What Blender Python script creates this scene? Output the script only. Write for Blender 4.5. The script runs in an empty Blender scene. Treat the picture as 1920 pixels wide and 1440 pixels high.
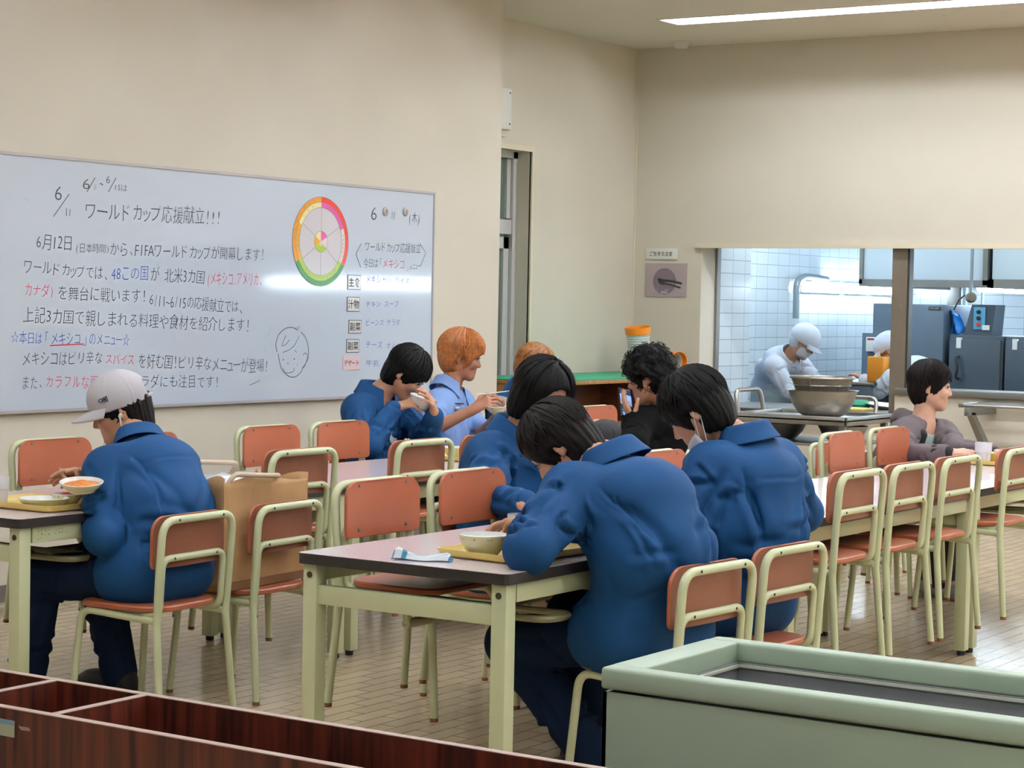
import bpy, bmesh, math, random, os
import numpy as np
from mathutils import Vector, Matrix

random.seed(7)
SC = bpy.context.scene
COL = SC.collection
PI = math.pi

# ------------------------------------------------------------------ camera
YAW, PITCH, ROLL, F_PX = math.radians(33.2525), math.radians(-2.26803), math.radians(1.13751), 3873.0
cam_data = bpy.data.cameras.new('camera')
cam = bpy.data.objects.new('camera', cam_data)
COL.objects.link(cam)
_f = Vector((math.cos(YAW) * math.cos(PITCH), math.sin(YAW) * math.cos(PITCH), math.sin(PITCH)))
_r0 = Vector((math.sin(YAW), -math.cos(YAW), 0))
_u0 = _r0.cross(_f)
_r = _r0 * math.cos(ROLL) + _u0 * math.sin(ROLL)
_u = _u0 * math.cos(ROLL) - _r0 * math.sin(ROLL)
cam.matrix_world = Matrix(((_r.x, _u.x, -_f.x, 0), (_r.y, _u.y, -_f.y, 0), (_r.z, _u.z, -_f.z, 1.45), (0, 0, 0, 1)))
cam_data.sensor_width = 36
cam_data.lens = F_PX / 1920 * 36
cam_data.clip_start = 0.05
SC.camera = cam

# ------------------------------------------------------------------ world, exposure
SC.view_settings.view_transform = 'Standard'
SC.view_settings.look = 'None'
SC.view_settings.gamma = 1
SC.view_settings.use_curve_mapping = False
SC.view_settings.exposure = 0.0
world = bpy.data.worlds.new('world')
SC.world = world
world.use_nodes = True
world.node_tree.nodes['Background'].inputs[0].default_value = (0.5, 0.6, 0.7, 1)
world.node_tree.nodes['Background'].inputs[1].default_value = 0.05
TUBE_POWER = 34.0       # emission of the dining hall tubes
KITCHEN_POWER = 46.0    # emission of the kitchen tubes
SC.cycles.max_bounces = 8
SC.cycles.diffuse_bounces = 5
SC.cycles.glossy_bounces = 4
SC.cycles.caustics_reflective = False
SC.cycles.caustics_refractive = False
SC.cycles.sample_clamp_indirect = 10.0


# ------------------------------------------------------------------ helpers
def lin(h):
    h = h.lstrip('#')
    out = []
    for i in (0, 2, 4):
        c = int(h[i:i + 2], 16) / 255
        out.append(c / 12.92 if c <= 0.04045 else ((c + 0.055) / 1.055) ** 2.4)
    return (*out, 1)


MATS = {}


def mat(name, color, rough=0.5, metal=0.0, spec=0.5, noise=None, bump=None, emit=None, trans=0.0, coat=0.0, sheen=0.0, alpha=1.0, sss=0.0):
    """principled material; noise=(scale, amount, detail) tints the colour, bump=(scale, strength, distance)"""
    m = bpy.data.materials.new(name)
    m.use_nodes = True
    nt = m.node_tree
    b = nt.nodes['Principled BSDF']
    c = lin(color) if isinstance(color, str) else (*color, 1)
    b.inputs['Base Color'].default_value = c
    b.inputs['Roughness'].default_value = rough
    b.inputs['Metallic'].default_value = metal
    b.inputs['Specular IOR Level'].default_value = spec
    b.inputs['Transmission Weight'].default_value = trans
    b.inputs['Coat Weight'].default_value = coat
    b.inputs['Coat Roughness'].default_value = 0.1
    b.inputs['Sheen Weight'].default_value = sheen
    b.inputs['Alpha'].default_value = alpha
    if sss:
        b.inputs['Subsurface Weight'].default_value = sss
        b.inputs['Subsurface Radius'].default_value = (0.01, 0.004, 0.002)
    if emit:
        b.inputs['Emission Color'].default_value = (*emit[0], 1)
        b.inputs['Emission Strength'].default_value = emit[1]
    tc = nt.nodes.new('ShaderNodeTexCoord')
    if noise:
        n = nt.nodes.new('ShaderNodeTexNoise')
        n.inputs['Scale'].default_value = noise[0]
        n.inputs['Detail'].default_value = noise[2] if len(noise) > 2 else 4
        nt.links.new(tc.outputs['Object'], n.inputs['Vector'])
        r = nt.nodes.new('ShaderNodeValToRGB')
        a = noise[1]
        r.color_ramp.elements[0].position = 0.3
        r.color_ramp.elements[1].position = 0.7
        r.color_ramp.elements[0].color = (*[x * (1 - a) for x in c[:3]], 1)
        r.color_ramp.elements[1].color = (*[min(1, x * (1 + a)) for x in c[:3]], 1)
        nt.links.new(n.outputs['Fac'], r.inputs['Fac'])
        nt.links.new(r.outputs['Color'], b.inputs['Base Color'])
    if bump:
        n = nt.nodes.new('ShaderNodeTexNoise')
        n.inputs['Scale'].default_value = bump[0]
        n.inputs['Detail'].default_value = 3
        nt.links.new(tc.outputs['Object'], n.inputs['Vector'])
        bp = nt.nodes.new('ShaderNodeBump')
        bp.inputs['Strength'].default_value = bump[1]
        bp.inputs['Distance'].default_value = bump[2]
        nt.links.new(n.outputs['Fac'], bp.inputs['Height'])
        nt.links.new(bp.outputs['Normal'], b.inputs['Normal'])
    MATS[name] = m
    return m


def brick_mat(name, c1, c2, mortar, bw, bh, msize, rough, axes='XY', offset=0.5, bumpd=0.001, noise=0.0, gloss_noise=False, spec=0.5):
    """rectangular tiles from the brick texture, laid on the given object-space axes"""
    m = bpy.data.materials.new(name)
    m.use_nodes = True
    nt = m.node_tree
    b = nt.nodes['Principled BSDF']
    b.inputs['Roughness'].default_value = rough
    b.inputs['Specular IOR Level'].default_value = spec
    tc = nt.nodes.new('ShaderNodeTexCoord')
    sx = nt.nodes.new('ShaderNodeSeparateXYZ')
    cx = nt.nodes.new('ShaderNodeCombineXYZ')
    nt.links.new(tc.outputs['Object'], sx.inputs[0])
    nt.links.new(sx.outputs[axes[0]], cx.inputs[0])
    nt.links.new(sx.outputs[axes[1]], cx.inputs[1])
    br = nt.nodes.new('ShaderNodeTexBrick')
    br.offset = offset
    br.inputs['Color1'].default_value = lin(c1)
    br.inputs['Color2'].default_value = lin(c2)
    br.inputs['Mortar'].default_value = lin(mortar)
    br.inputs['Scale'].default_value = 1
    br.inputs['Mortar Size'].default_value = msize
    br.inputs['Mortar Smooth'].default_value = 0.2
    br.inputs['Brick Width'].default_value = bw
    br.inputs['Row Height'].default_value = bh
    nt.links.new(cx.outputs[0], br.inputs['Vector'])
    nt.links.new(br.outputs['Color'], b.inputs['Base Color'])
    bp = nt.nodes.new('ShaderNodeBump')
    bp.invert = True
    bp.inputs['Strength'].default_value = 0.6
    bp.inputs['Distance'].default_value = bumpd
    if gloss_noise:
        n = nt.nodes.new('ShaderNodeTexNoise')
        n.inputs['Scale'].default_value = 9
        n.inputs['Detail'].default_value = 5
        nt.links.new(tc.outputs['Object'], n.inputs['Vector'])
        mx = nt.nodes.new('ShaderNodeMath')
        mx.operation = 'MULTIPLY_ADD'
        mx.inputs[1].default_value = 0.22
        mx.inputs[2].default_value = rough - 0.11
        nt.links.new(n.outputs['Fac'], mx.inputs[0])
        nt.links.new(mx.outputs[0], b.inputs['Roughness'])
        n2 = nt.nodes.new('ShaderNodeTexNoise')
        n2.inputs['Scale'].default_value = 30
        nt.links.new(tc.outputs['Object'], n2.inputs['Vector'])
        ad = nt.nodes.new('ShaderNodeMath')
        ad.operation = 'MULTIPLY_ADD'
        ad.inputs[1].default_value = 0.35
        nt.links.new(n2.outputs['Fac'], ad.inputs[0])
        nt.links.new(br.outputs['Fac'], ad.inputs[2])
        nt.links.new(ad.outputs[0], bp.inputs['Height'])
    else:
        nt.links.new(br.outputs['Fac'], bp.inputs['Height'])
    nt.links.new(bp.outputs['Normal'], b.inputs['Normal'])
    MATS[name] = m
    return m


def wood_mat(name, c1, c2, axis_scale=(18, 18, 1.2), rough=0.35):
    m = bpy.data.materials.new(name)
    m.use_nodes = True
    nt = m.node_tree
    b = nt.nodes['Principled BSDF']
    b.inputs['Roughness'].default_value = rough
    tc = nt.nodes.new('ShaderNodeTexCoord')
    mp = nt.nodes.new('ShaderNodeMapping')
    mp.inputs['Scale'].default_value = axis_scale
    nt.links.new(tc.outputs['Object'], mp.inputs[0])
    n = nt.nodes.new('ShaderNodeTexNoise')
    n.inputs['Scale'].default_value = 1.6
    n.inputs['Detail'].default_value = 8
    n.inputs['Distortion'].default_value = 0.6
    nt.links.new(mp.outputs[0], n.inputs['Vector'])
    r = nt.nodes.new('ShaderNodeValToRGB')
    r.color_ramp.elements[0].position = 0.33
    r.color_ramp.elements[1].position = 0.68
    r.color_ramp.elements[0].color = lin(c1)
    r.color_ramp.elements[1].color = lin(c2)
    nt.links.new(n.outputs['Fac'], r.inputs['Fac'])
    nt.links.new(r.outputs['Color'], b.inputs['Base Color'])
    MATS[name] = m
    return m


class MB:
    """collects geometry for one mesh"""

    def __init__(self):
        self.v = []
        self.f = []
        self.mi = []
        self.cur = 0

    def add(self, vs, fs, M=None):
        o = len(self.v)
        for p in vs:
            p = Vector(p)
            if M is not None:
                p = M @ p
            self.v.append(tuple(p))
        for q in fs:
            self.f.append(tuple(i + o for i in q))
            self.mi.append(self.cur)
        return self

    def box(self, x0, x1, y0, y1, z0, z1, M=None):
        vs = [(x, y, z) for z in (z0, z1) for y in (y0, y1) for x in (x0, x1)]
        return self.add(vs, [(0, 2, 3, 1), (4, 5, 7, 6), (0, 1, 5, 4), (2, 6, 7, 3), (0, 4, 6, 2), (1, 3, 7, 5)], M)

    def rbox(self, x0, x1, y0, y1, z0, z1, r=0.004, seg=2, M=None):
        bm = bmesh.new()
        bmesh.ops.create_cube(bm, size=1)
        for v in bm.verts:
            v.co = ((x0 + x1) / 2 + v.co.x * (x1 - x0), (y0 + y1) / 2 + v.co.y * (y1 - y0), (z0 + z1) / 2 + v.co.z * (z1 - z0))
        bmesh.ops.bevel(bm, geom=list(bm.edges), offset=r, segments=seg, profile=0.5, affect='EDGES')
        bm.verts.index_update()
        self.add([v.co.copy() for v in bm.verts], [[v.index for v in f.verts] for f in bm.faces], M)
        bm.free()
        return self

    def tube(self, pts, r, n=10, caps=True, M=None, closed=False):
        pts = [Vector(p) for p in pts]
        rr = r if isinstance(r, (list, tuple)) else [r] * len(pts)
        N = len(pts)
        tang = []
        for i in range(N):
            if closed:
                t = pts[(i + 1) % N] - pts[i - 1]
            else:
                t = pts[min(i + 1, N - 1)] - pts[max(i - 1, 0)]
            tang.append(t.normalized())
        ref = Vector((0, 0, 1)) if abs(tang[0].z) < 0.9 else Vector((1, 0, 0))
        u = tang[0].cross(ref).normalized()
        vs, fs = [], []
        for i in range(N):
            t = tang[i]
            u = (u - t * u.dot(t)).normalized()
            w = t.cross(u)
            for k in range(n):
                a = 2 * PI * k / n
                vs.append(pts[i] + (u * math.cos(a) + w * math.sin(a)) * rr[i])
        for i in range(N if closed else N - 1):
            j = (i + 1) % N
            for k in range(n):
                fs.append((i * n + k, i * n + (k + 1) % n, j * n + (k + 1) % n, j * n + k))
        if caps and not closed:
            fs.append(tuple(range(n - 1, -1, -1)))
            fs.append(tuple((N - 1) * n + k for k in range(n)))
        return self.add(vs, fs, M)

    def lathe(self, prof, n=32, M=None, closed=False, caps=False):
        """prof: (r, z) points; revolved about local z"""
        vs, fs = [], []
        P = len(prof)
        for r, z in prof:
            for k in range(n):
                a = 2 * PI * k / n
                vs.append((r * math.cos(a), r * math.sin(a), z))
        for i in range(P if closed else P - 1):
            j = (i + 1) % P
            for k in range(n):
                fs.append((i * n + k, i * n + (k + 1) % n, j * n + (k + 1) % n, j * n + k))
        if caps and not closed:
            if prof[0][0] > 1e-6:
                fs.append(tuple(range(n - 1, -1, -1)))
            if prof[-1][0] > 1e-6:
                fs.append(tuple((P - 1) * n + k for k in range(n)))
        return self.add(vs, fs, M)

    def prism(self, outline, z0, z1, M=None):
        n = len(outline)
        vs = [(x, y, z0) for x, y in outline] + [(x, y, z1) for x, y in outline]
        fs = [tuple(range(n - 1, -1, -1)), tuple(range(n, 2 * n))]
        for k in range(n):
            fs.append((k, (k + 1) % n, n + (k + 1) % n, n + k))
        return self.add(vs, fs, M)

    def grid(self, fn, nu, nv, M=None):
        vs = [fn(i / nu, j / nv) for j in range(nv + 1) for i in range(nu + 1)]
        fs = [(j * (nu + 1) + i, j * (nu + 1) + i + 1, (j + 1) * (nu + 1) + i + 1, (j + 1) * (nu + 1) + i) for j in range(nv) for i in range(nu)]
        return self.add(vs, fs, M)

    def build(self, name, material, parent=None, loc=None, smooth=40):
        me = bpy.data.meshes.new(name)
        me.from_pydata(self.v, [], self.f)
        ms = material if isinstance(material, (list, tuple)) else [material]
        for m in ms:
            me.materials.append(MATS[m] if isinstance(m, str) else m)
        if len(ms) > 1:
            me.polygons.foreach_set('material_index', self.mi)
        bm = bmesh.new()
        bm.from_mesh(me)
        bmesh.ops.recalc_face_normals(bm, faces=bm.faces)
        bm.to_mesh(me)
        bm.free()
        if smooth:
            me.polygons.foreach_set('use_smooth', [True] * len(me.polygons))
            me.set_sharp_from_angle(angle=math.radians(smooth))
        me.update()
        o = bpy.data.objects.new(name, me)
        COL.objects.link(o)
        if parent:
            o.parent = parent
        if loc is not None:
            o.location = loc
        return o


def tag(o, label, cat, group=None, kind=None):
    o['label'] = label
    o['category'] = cat
    if group:
        o['group'] = group
    if kind:
        o['kind'] = kind
    return o


def thing(name, label, cat, loc=(0, 0, 0), rz=0.0, group=None):
    o = bpy.data.objects.new(name, None)
    COL.objects.link(o)
    o.location = loc
    o.rotation_euler = (0, 0, rz)
    o.empty_display_size = 0.1
    return tag(o, label, cat, group)


def struct(o):
    o['kind'] = 'structure'
    return o


def copy_tree(o, parent=None):
    c = o.copy()
    COL.objects.link(c)
    if parent:
        c.parent = parent
    for ch in list(o.children):
        copy_tree(ch, c)
    return c


def place_copy(src, label, loc, rz, group=None):
    c = copy_tree(src)
    c.location = loc
    c.rotation_euler = (0, 0, rz)
    c['label'] = label
    if group:
        c['group'] = group
    return c


def fillet(pts, r, seg=6):
    pts = [Vector(p) for p in pts]
    out = [pts[0]]
    for i in range(1, len(pts) - 1):
        a, b, c = pts[i - 1], pts[i], pts[i + 1]
        d1, d2 = (a - b), (c - b)
        rr = min(r, d1.length * 0.49, d2.length * 0.49)
        p1, p2 = b + d1.normalized() * rr, b + d2.normalized() * rr
        for k in range(seg + 1):
            t = k / seg
            out.append(p1 * (1 - t) ** 2 + b * 2 * t * (1 - t) + p2 * t * t)
    out.append(pts[-1])
    return out


def round_rect(w, d, r, seg=6):
    """outline of a rounded rectangle; r may be four radii (+x+y, -x+y, -x-y, +x-y)"""
    rs = r if isinstance(r, (list, tuple)) else [r] * 4
    out = []
    for (sx, sy, a0), q in zip(((1, 1, 0), (-1, 1, 90), (-1, -1, 180), (1, -1, 270)), rs):
        for k in range(seg + 1):
            a = math.radians(a0 + 90 * k / seg)
            out.append((sx * (w / 2 - q) + q * math.cos(a), sy * (d / 2 - q) + q * math.sin(a)))
    return out


def T(x, y, z, rz=0.0, rx=0.0, ry=0.0):
    return Matrix.Translation((x, y, z)) @ Matrix.Rotation(rz, 4, 'Z') @ Matrix.Rotation(ry, 4, 'Y') @ Matrix.Rotation(rx, 4, 'X')


def text_shape(body, offset=0.0):
    """flat outline of a string from the built-in font: vertices, faces, bounds"""
    cu = bpy.data.curves.new('lettering', 'FONT')
    cu.body = body
    cu.size = 1
    cu.offset = offset
    cu.resolution_u = 2
    o = bpy.data.objects.new('lettering', cu)
    COL.objects.link(o)
    dg = bpy.context.evaluated_depsgraph_get()
    me = bpy.data.meshes.new_from_object(o.evaluated_get(dg))
    vs = np.array([v.co[:2] for v in me.vertices])
    fs = [tuple(p.vertices) for p in me.polygons]
    bpy.data.objects.remove(o)
    bpy.data.curves.remove(cu)
    bpy.data.meshes.remove(me)
    return vs, fs


def add_text(mb, body, x0, x1, z0, z1, h, put, offset=0.0, shear=0.0):
    """lettering fitted from x0 to x1, its centre line running from height z0 to z1, h tall; put(x, z) makes the 3D point"""
    vs, fs = text_shape(body, offset)
    lo, hi = vs.min(0), vs.max(0)
    u = (vs[:, 0] - lo[0]) / max(1e-6, hi[0] - lo[0])
    w = (vs[:, 1] - lo[1]) / max(1e-6, hi[1] - lo[1]) - 0.5
    x = x0 + (x1 - x0) * u + shear * w * h
    z = z0 + (z1 - z0) * u + w * h
    mb.add([put(a, b) for a, b in zip(x, z)], fs)


def ribbon(mb, pts, w, put):
    """a marker stroke: a flat band along 2D points"""
    P = [Vector((p[0], p[1])) for p in pts]
    vs, fs = [], []
    for i, p in enumerate(P):
        t = (P[min(i + 1, len(P) - 1)] - P[max(i - 1, 0)]).normalized()
        n = Vector((-t.y, t.x)) * w / 2
        vs += [put(*(p + n)), put(*(p - n))]
    for i in range(len(P) - 1):
        fs.append((2 * i, 2 * i + 1, 2 * i + 3, 2 * i + 2))
    mb.add(vs, fs)


def smooth_pts(pts, seg=5):
    """Catmull-Rom through the given 2D points"""
    P = [Vector((p[0], p[1])) for p in pts]
    out = []
    for i in range(len(P) - 1):
        a, b, c, d = P[max(i - 1, 0)], P[i], P[i + 1], P[min(i + 2, len(P) - 1)]
        for k in range(seg):
            t = k / seg
            out.append(0.5 * ((2 * b) + (c - a) * t + (2 * a - 5 * b + 4 * c - d) * t * t + (-a + 3 * b - 3 * c + d) * t ** 3))
    out.append(P[-1])
    return out
# ------------------------------------------------------------------ materials of the place
mat('wall_paint', '#d0c8b8', 0.75, noise=(1.3, 0.03), bump=(60, 0.08, 0.001), spec=0.3)
mat('ceiling_paint', '#ddd5c8', 0.85, spec=0.2)
brick_mat('floor_tile', '#bda98c', '#b19d81', '#6a5746', 0.225, 0.075, 0.003, 0.19, 'XY', bumpd=0.0012, gloss_noise=True)
brick_mat('kitchen_tile', '#d5dde2', '#cdd6dc', '#98a5ae', 0.20, 0.10, 0.003, 0.18, 'XZ', offset=0.0)
brick_mat('kitchen_tile_side', '#d5dde2', '#cdd6dc', '#98a5ae', 0.20, 0.10, 0.003, 0.18, 'YZ', offset=0.0)
brick_mat('kitchen_floor', '#8b9290', '#838a88', '#6c7270', 0.15, 0.15, 0.004, 0.35, 'XY', offset=0.0)
mat('steel', '#a9a6a0', 0.32, metal=0.9, noise=(4, 0.06))
mat('steel_dull', '#8d8b87', 0.45, metal=0.75, noise=(5, 0.08))
mat('steel_blue', '#5f6e7d', 0.4, metal=0.35, noise=(2, 0.08))
mat('steel_dark', '#48525c', 0.42, metal=0.35)
mat('aluminium', '#c9c7c5', 0.4, metal=0.2)
mat('post_metal', '#857a6c', 0.42, metal=0.55, noise=(6, 0.08))
mat('glass_door', '#83968b', 0.08, trans=0.45, spec=0.5)
mat('glass_clear', '#eaf4f8', 0.02, trans=1.0)
mat('corridor_fill_glow', '#ffffff', 0.5, emit=((0.9, 1.0, 0.95), 40.0))
mat('corridor', '#93a398', 0.8)
mat('housing_white', '#f2f0ea', 0.5)
TUBE_TINT = (0.87, 0.95, 1.06)
mat('tube_glow_dim', '#ffffff', 0.5, emit=(TUBE_TINT, TUBE_POWER * 0.75))
mat('tube_glow', '#ffffff', 0.5, emit=(TUBE_TINT, TUBE_POWER * 1.35))
mat('tube_glow_bright', '#ffffff', 0.5, emit=(TUBE_TINT, TUBE_POWER * 2.0))
mat('kitchen_glow', '#ffffff', 0.5, emit=((0.72, 0.87, 1.0), KITCHEN_POWER * 0.7))
mat('kitchen_glow_strong', '#ffffff', 0.5, emit=((0.74, 0.88, 1.0), KITCHEN_POWER * 1.9))
mat('white_plastic', '#dcdad2', 0.45)
mat('black_plastic', '#1c1c1d', 0.45)
mat('cream_trim', '#d8ccb4', 0.6)
mat('post_edge_dark', '#33322f', 0.5)
mat('wood_brown', '#5a3a22', 0.45)

CEIL = 3.36
XR = 13.5
YL = 7.25
YREC = 7.78
PIER = 10.88

# floor and ceiling ------------------------------------------------
struct(MB().box(-2, XR + 0.3, -4, 8.0, -0.1, 0).build('floor', 'floor_tile', smooth=0))
STRIPS = [(0.27, -3.7), (2.67, -3.7), (5.07, -3.7), (7.47, -3.7), (9.87, -3.7), (12.27, -3.7)]
c = MB()
TW = 0.14
edges = [-2.0]
for x, _y in STRIPS:
    edges += [x - TW, x + TW]
edges.append(XR + 0.3)
for i in range(0, len(edges), 2):
    c.box(edges[i], edges[i + 1], -4, 8.0, CEIL, CEIL + 0.15)
for x, _y in STRIPS:
    c.box(x - TW, x + TW, 6.87 if x > 12 else 6.32, 8.0, CEIL, CEIL + 0.15)
    c.box(x - TW, x + TW, -4, -3.7, CEIL, CEIL + 0.15)
struct(c.build('ceiling', 'ceiling_paint', smooth=0))


def trough(y0, y1, x, label, group=None):
    t = thing('ceiling_light', label, 'ceiling light', (x, (y0 + y1) / 2, CEIL), 0, group)
    h = (y1 - y0) / 2
    m = MB()
    d = 0.13
    m.box(-TW + 0.001, -TW + 0.012, -h, h, -0.006, d).box(TW - 0.012, TW - 0.001, -h, h, -0.006, d)
    m.box(-TW + 0.001, TW - 0.001, -h, h, d, d + 0.012)
    m.box(-TW + 0.001, TW - 0.001, -h, -h + 0.008, -0.004, d).box(-TW + 0.001, TW - 0.001, h - 0.008, h, -0.004, d)
    m.build('housing', 'housing_white', t, smooth=0)
    n = max(1, round((y1 - y0) / 1.25))
    for k in range(n):
        a = -h + 2 * h * k / n + 0.03
        b = -h + 2 * h * (k + 1) / n - 0.03
        for sx in (-0.045, 0.045):
            MB().tube([(sx, a, 0.05), (sx, b, 0.05)], 0.014, 6).build('tube', 'tube_glow_dim' if x < 4 else 'tube_glow' if x < 8 else 'tube_glow_bright', t)
    return t


trough(5.60, 6.85, 12.27, 'recessed fluorescent ceiling light nearest the corner, first section of the strip before the kitchen wall', 'ceiling light sections by the kitchen wall')
trough(4.35, 5.60, 12.27, 'recessed fluorescent ceiling light, second section of the strip before the kitchen wall', 'ceiling light sections by the kitchen wall')
trough(-3.7, 4.35, 12.27, 'long run of recessed fluorescent ceiling light continuing along the kitchen wall')
for (x, y0), w in zip(STRIPS[:5], ('at the far end from the kitchen', 'over the pigeonhole box', 'over the start of the whiteboard', 'over the middle of the whiteboard', 'over the end of the whiteboard')):
    trough(y0, 6.30, x, 'long recessed fluorescent ceiling light strip ' + w)

t = thing('smoke_detector', 'small white round smoke detector on the ceiling near the corner', 'smoke detector', (13.25, 7.28, CEIL))
MB().lathe([(0.0, 0), (0.06, 0), (0.06, -0.02), (0.045, -0.045), (0.0, -0.05)], 24).build('detector_head', 'white_plastic', t)

# walls --------------------------------------------------------------
struct(MB().box(-2, PIER, YL, YREC + 0.1, 0, CEIL).build('wall_left', 'wall_paint', smooth=0))
DX0, DX1, DZ = 11.10, 12.05, 2.49
m = MB().box(DX1, XR, YREC, YREC + 0.22, 0, CEIL).box(PIER, DX1, YREC, YREC + 0.22, DZ, CEIL).box(PIER, DX0, YREC, YREC + 0.22, 0, DZ)
struct(m.build('wall_recess', 'wall_paint', smooth=0))
struct(MB().box(-2.2, -2, -4.2, YL + 0.6, 0, CEIL).build('wall_rear', 'wall_paint', smooth=0))
struct(MB().box(-2.2, XR + 0.3, -4.2, -4, 0, CEIL).build('wall_near', 'wall_paint', smooth=0))
OY0, OY1, OZ, SILL, COUNT = 1.2, 7.205, 1.888, 0.86, 0.72
m = MB()
m.box(XR, XR + 0.3, OY1, 8.0, 0, CEIL).box(XR, XR + 0.3, OY0, OY1, OZ, CEIL).box(XR, XR + 0.3, -4.2, OY0, 0, CEIL)
m.box(XR, XR + 0.3, 5.66, OY1, 0, COUNT - 0.03).box(XR, XR + 0.3, OY0, 5.66, 0, SILL)
struct(m.build('wall_right', 'wall_paint', smooth=0))
struct(MB().box(XR - 0.03, XR + 0.02, OY0, OY1 + 0.03, OZ - 0.012, OZ + 0.022).build('trim_1', 'cream_trim', smooth=0))
struct(MB().rbox(XR - 0.03, XR + 0.33, OY0, 5.66, SILL, SILL + 0.045, 0.006).build('trim_2', 'steel_dull'))
struct(MB().box(XR + 0.03, XR + 0.09, 5.603, 5.715, SILL - 0.2, OZ).build('trim_3', 'post_metal', smooth=0))
struct(MB().box(XR + 0.04, XR + 0.11, 5.59, 5.602, SILL - 0.2, OZ).build('trim_7', 'post_edge_dark', smooth=0))  # thin dark strip along the right edge of the post
struct(MB().box(XR + 0.22, XR + 0.27, OY1 - 0.02, OY1, COUNT, OZ).build('trim_4', 'steel_dull', smooth=0))
struct(MB().box(-2, PIER, YL - 0.012, YL, 0, 0.08).build('baseboard_left', 'steel_dull', smooth=0))

# the corner bead and the glass door of the recess
struct(MB().tube([(XR - 0.004, YREC - 0.004, 0), (XR - 0.004, YREC - 0.004, CEIL)], 0.007, 6).build('trim_5', 'cream_trim'))
m = MB()
m.box(DX0 - 0.02, DX1 + 0.03, YREC - 0.012, YREC + 0.01, DZ, DZ + 0.035).box(DX1, DX1 + 0.03, YREC - 0.012, YREC + 0.01, 0, DZ)
struct(m.build('trim_6', 'cream_trim', smooth=0))
dy = YREC + 0.16
d = MB()
d.box(DX1 - 0.05, DX1, dy - 0.05, dy + 0.03, 0, DZ).box(DX0, DX0 + 0.05, dy - 0.05, dy + 0.03, 0, DZ)
d.box(DX0, DX1, dy - 0.05, dy + 0.03, DZ - 0.045, DZ).box(DX0, DX1, dy - 0.04, dy + 0.03, 1.92, 2.02)
d.box(DX1 - 0.12, DX1 - 0.055, dy - 0.025, dy + 0.015, 0.02, 1.90).box(DX0 + 0.06, DX0 + 0.12, dy - 0.025, dy + 0.015, 0.02, 1.90)
d.box(DX0 + 0.06, DX1 - 0.055, dy - 0.025, dy + 0.015, 1.82, 1.90).box(DX0 + 0.06, DX1 - 0.055, dy - 0.025, dy + 0.015, 0.02, 0.93)
d.box(DX1 - 0.10, DX1 - 0.055, dy - 0.03, dy + 0.01, 2.03, DZ - 0.05)
door = d.build('door_1', 'aluminium', smooth=0)
struct(door)
MB().box(DX0 + 0.05, DX1 - 0.05, dy - 0.006, dy, 0.9, 1.85).build('door_pane', 'glass_door', door, smooth=0)
MB().box(DX0 + 0.05, DX1 - 0.05, dy - 0.006, dy, 2.01, DZ - 0.03).build('transom_pane', 'glass_door', door, smooth=0)
m = MB().box(10.2, 13.0, 9.0, 9.1, 0, 3).box(10.2, 10.3, 8.0, 9.0, 0, 3).box(13.0, 13.1, 8.0, 9.0, 0, 3).box(10.2, 13.1, 8.0, 9.1, 2.9, 3.0).box(10.2, 13.1, 8.0, 9.1, -0.1, 0.0)
t_ = thing('ceiling_light', 'added unseen light panel brightening the corridor behind the glass door', 'ceiling light', (11.6, 8.5, 2.9))  # unseen lamp added so the door panes look brighter from the hall
MB().rbox(-0.3, 0.3, -0.06, 0.06, -0.05, -0.001, 0.01).build('fill_panel', 'corridor_fill_glow', t_)
struct(m.build('wall_corridor', 'corridor', smooth=0))
e = thing('emergency_box', 'slim white box with screws mounted high above the glass door by the pier', 'wall box', (11.575, YREC - 0.03, 2.77))
MB().rbox(-0.13, 0.13, -0.03, 0.03, -0.16, 0.12, 0.006).build('box_body', 'white_plastic', e)
for z in (-0.12, 0.09):
    MB().lathe([(0.006, 0), (0.006, 0.004), (0, 0.005)], 8, T(0.105, -0.03, z, rx=PI / 2)).build('screw', 'steel_dark', e)
tag(MB().rbox(-0.13, 0.1, -0.03, 0.03, -0.02, 0.0, 0.004).build('box_tray', 'cream_trim', None, (11.55, YREC - 0.03, 2.58)), 'thin cream bracket strip under the white box above the glass door', 'bracket')

# signs on the corner wall -----------------------------------------
mat('sign_white', '#d9d9d2', 0.4)
mat('sign_ink', '#3a3428', 0.6)
mat('poster_paper', '#a8999b', 0.35)
mat('poster_plate', '#7c6c78', 0.5)
mat('poster_dark', '#33332c', 0.5)
s = MB().rbox(XR - 0.012, XR - 0.001, 7.405, 7.673, 1.79, 1.872, 0.003).build('wall_sign', 'sign_white')
tag(s, 'small white plate reading gochisosama above the plate poster', 'sign')
m = MB()
add_text(m, 'ごちそうさま', 7.635, 7.445, 1.833, 1.833, 0.036, lambda a, b: (XR - 0.0135, a, b), offset=0.012)
m.build('lettering', 'sign_ink', s, smooth=0)
p = MB().box(XR - 0.006, XR - 0.001, 7.322, 7.674, 1.512, 1.762).build('poster', 'poster_paper', smooth=0)
tag(p, 'grey laminated poster with a plate, knife and fork beside the kitchen opening', 'poster')
px = XR - 0.0075
m = MB()
cy, cz, R = 7.508, 1.628, 0.098
m.add([(px, cy + R * math.cos(a), cz + R * math.sin(a)) for a in [2 * PI * k / 40 for k in range(40)]], [tuple(range(40))])
m.build('plate_print', 'poster_plate', p, smooth=0)
m = MB()
pp = lambda a, b: (px - 0.0012, 7.674 - a, 1.762 - b)
ribbon(m, [(0.11, 0.118), (0.15, 0.128), (0.19, 0.132)], 0.018, pp)
ribbon(m, [(0.19, 0.130), (0.24, 0.135), (0.315, 0.150)], 0.016, pp)
ribbon(m, [(0.12, 0.13), (0.135, 0.145), (0.165, 0.152)], 0.022, pp)
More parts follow.
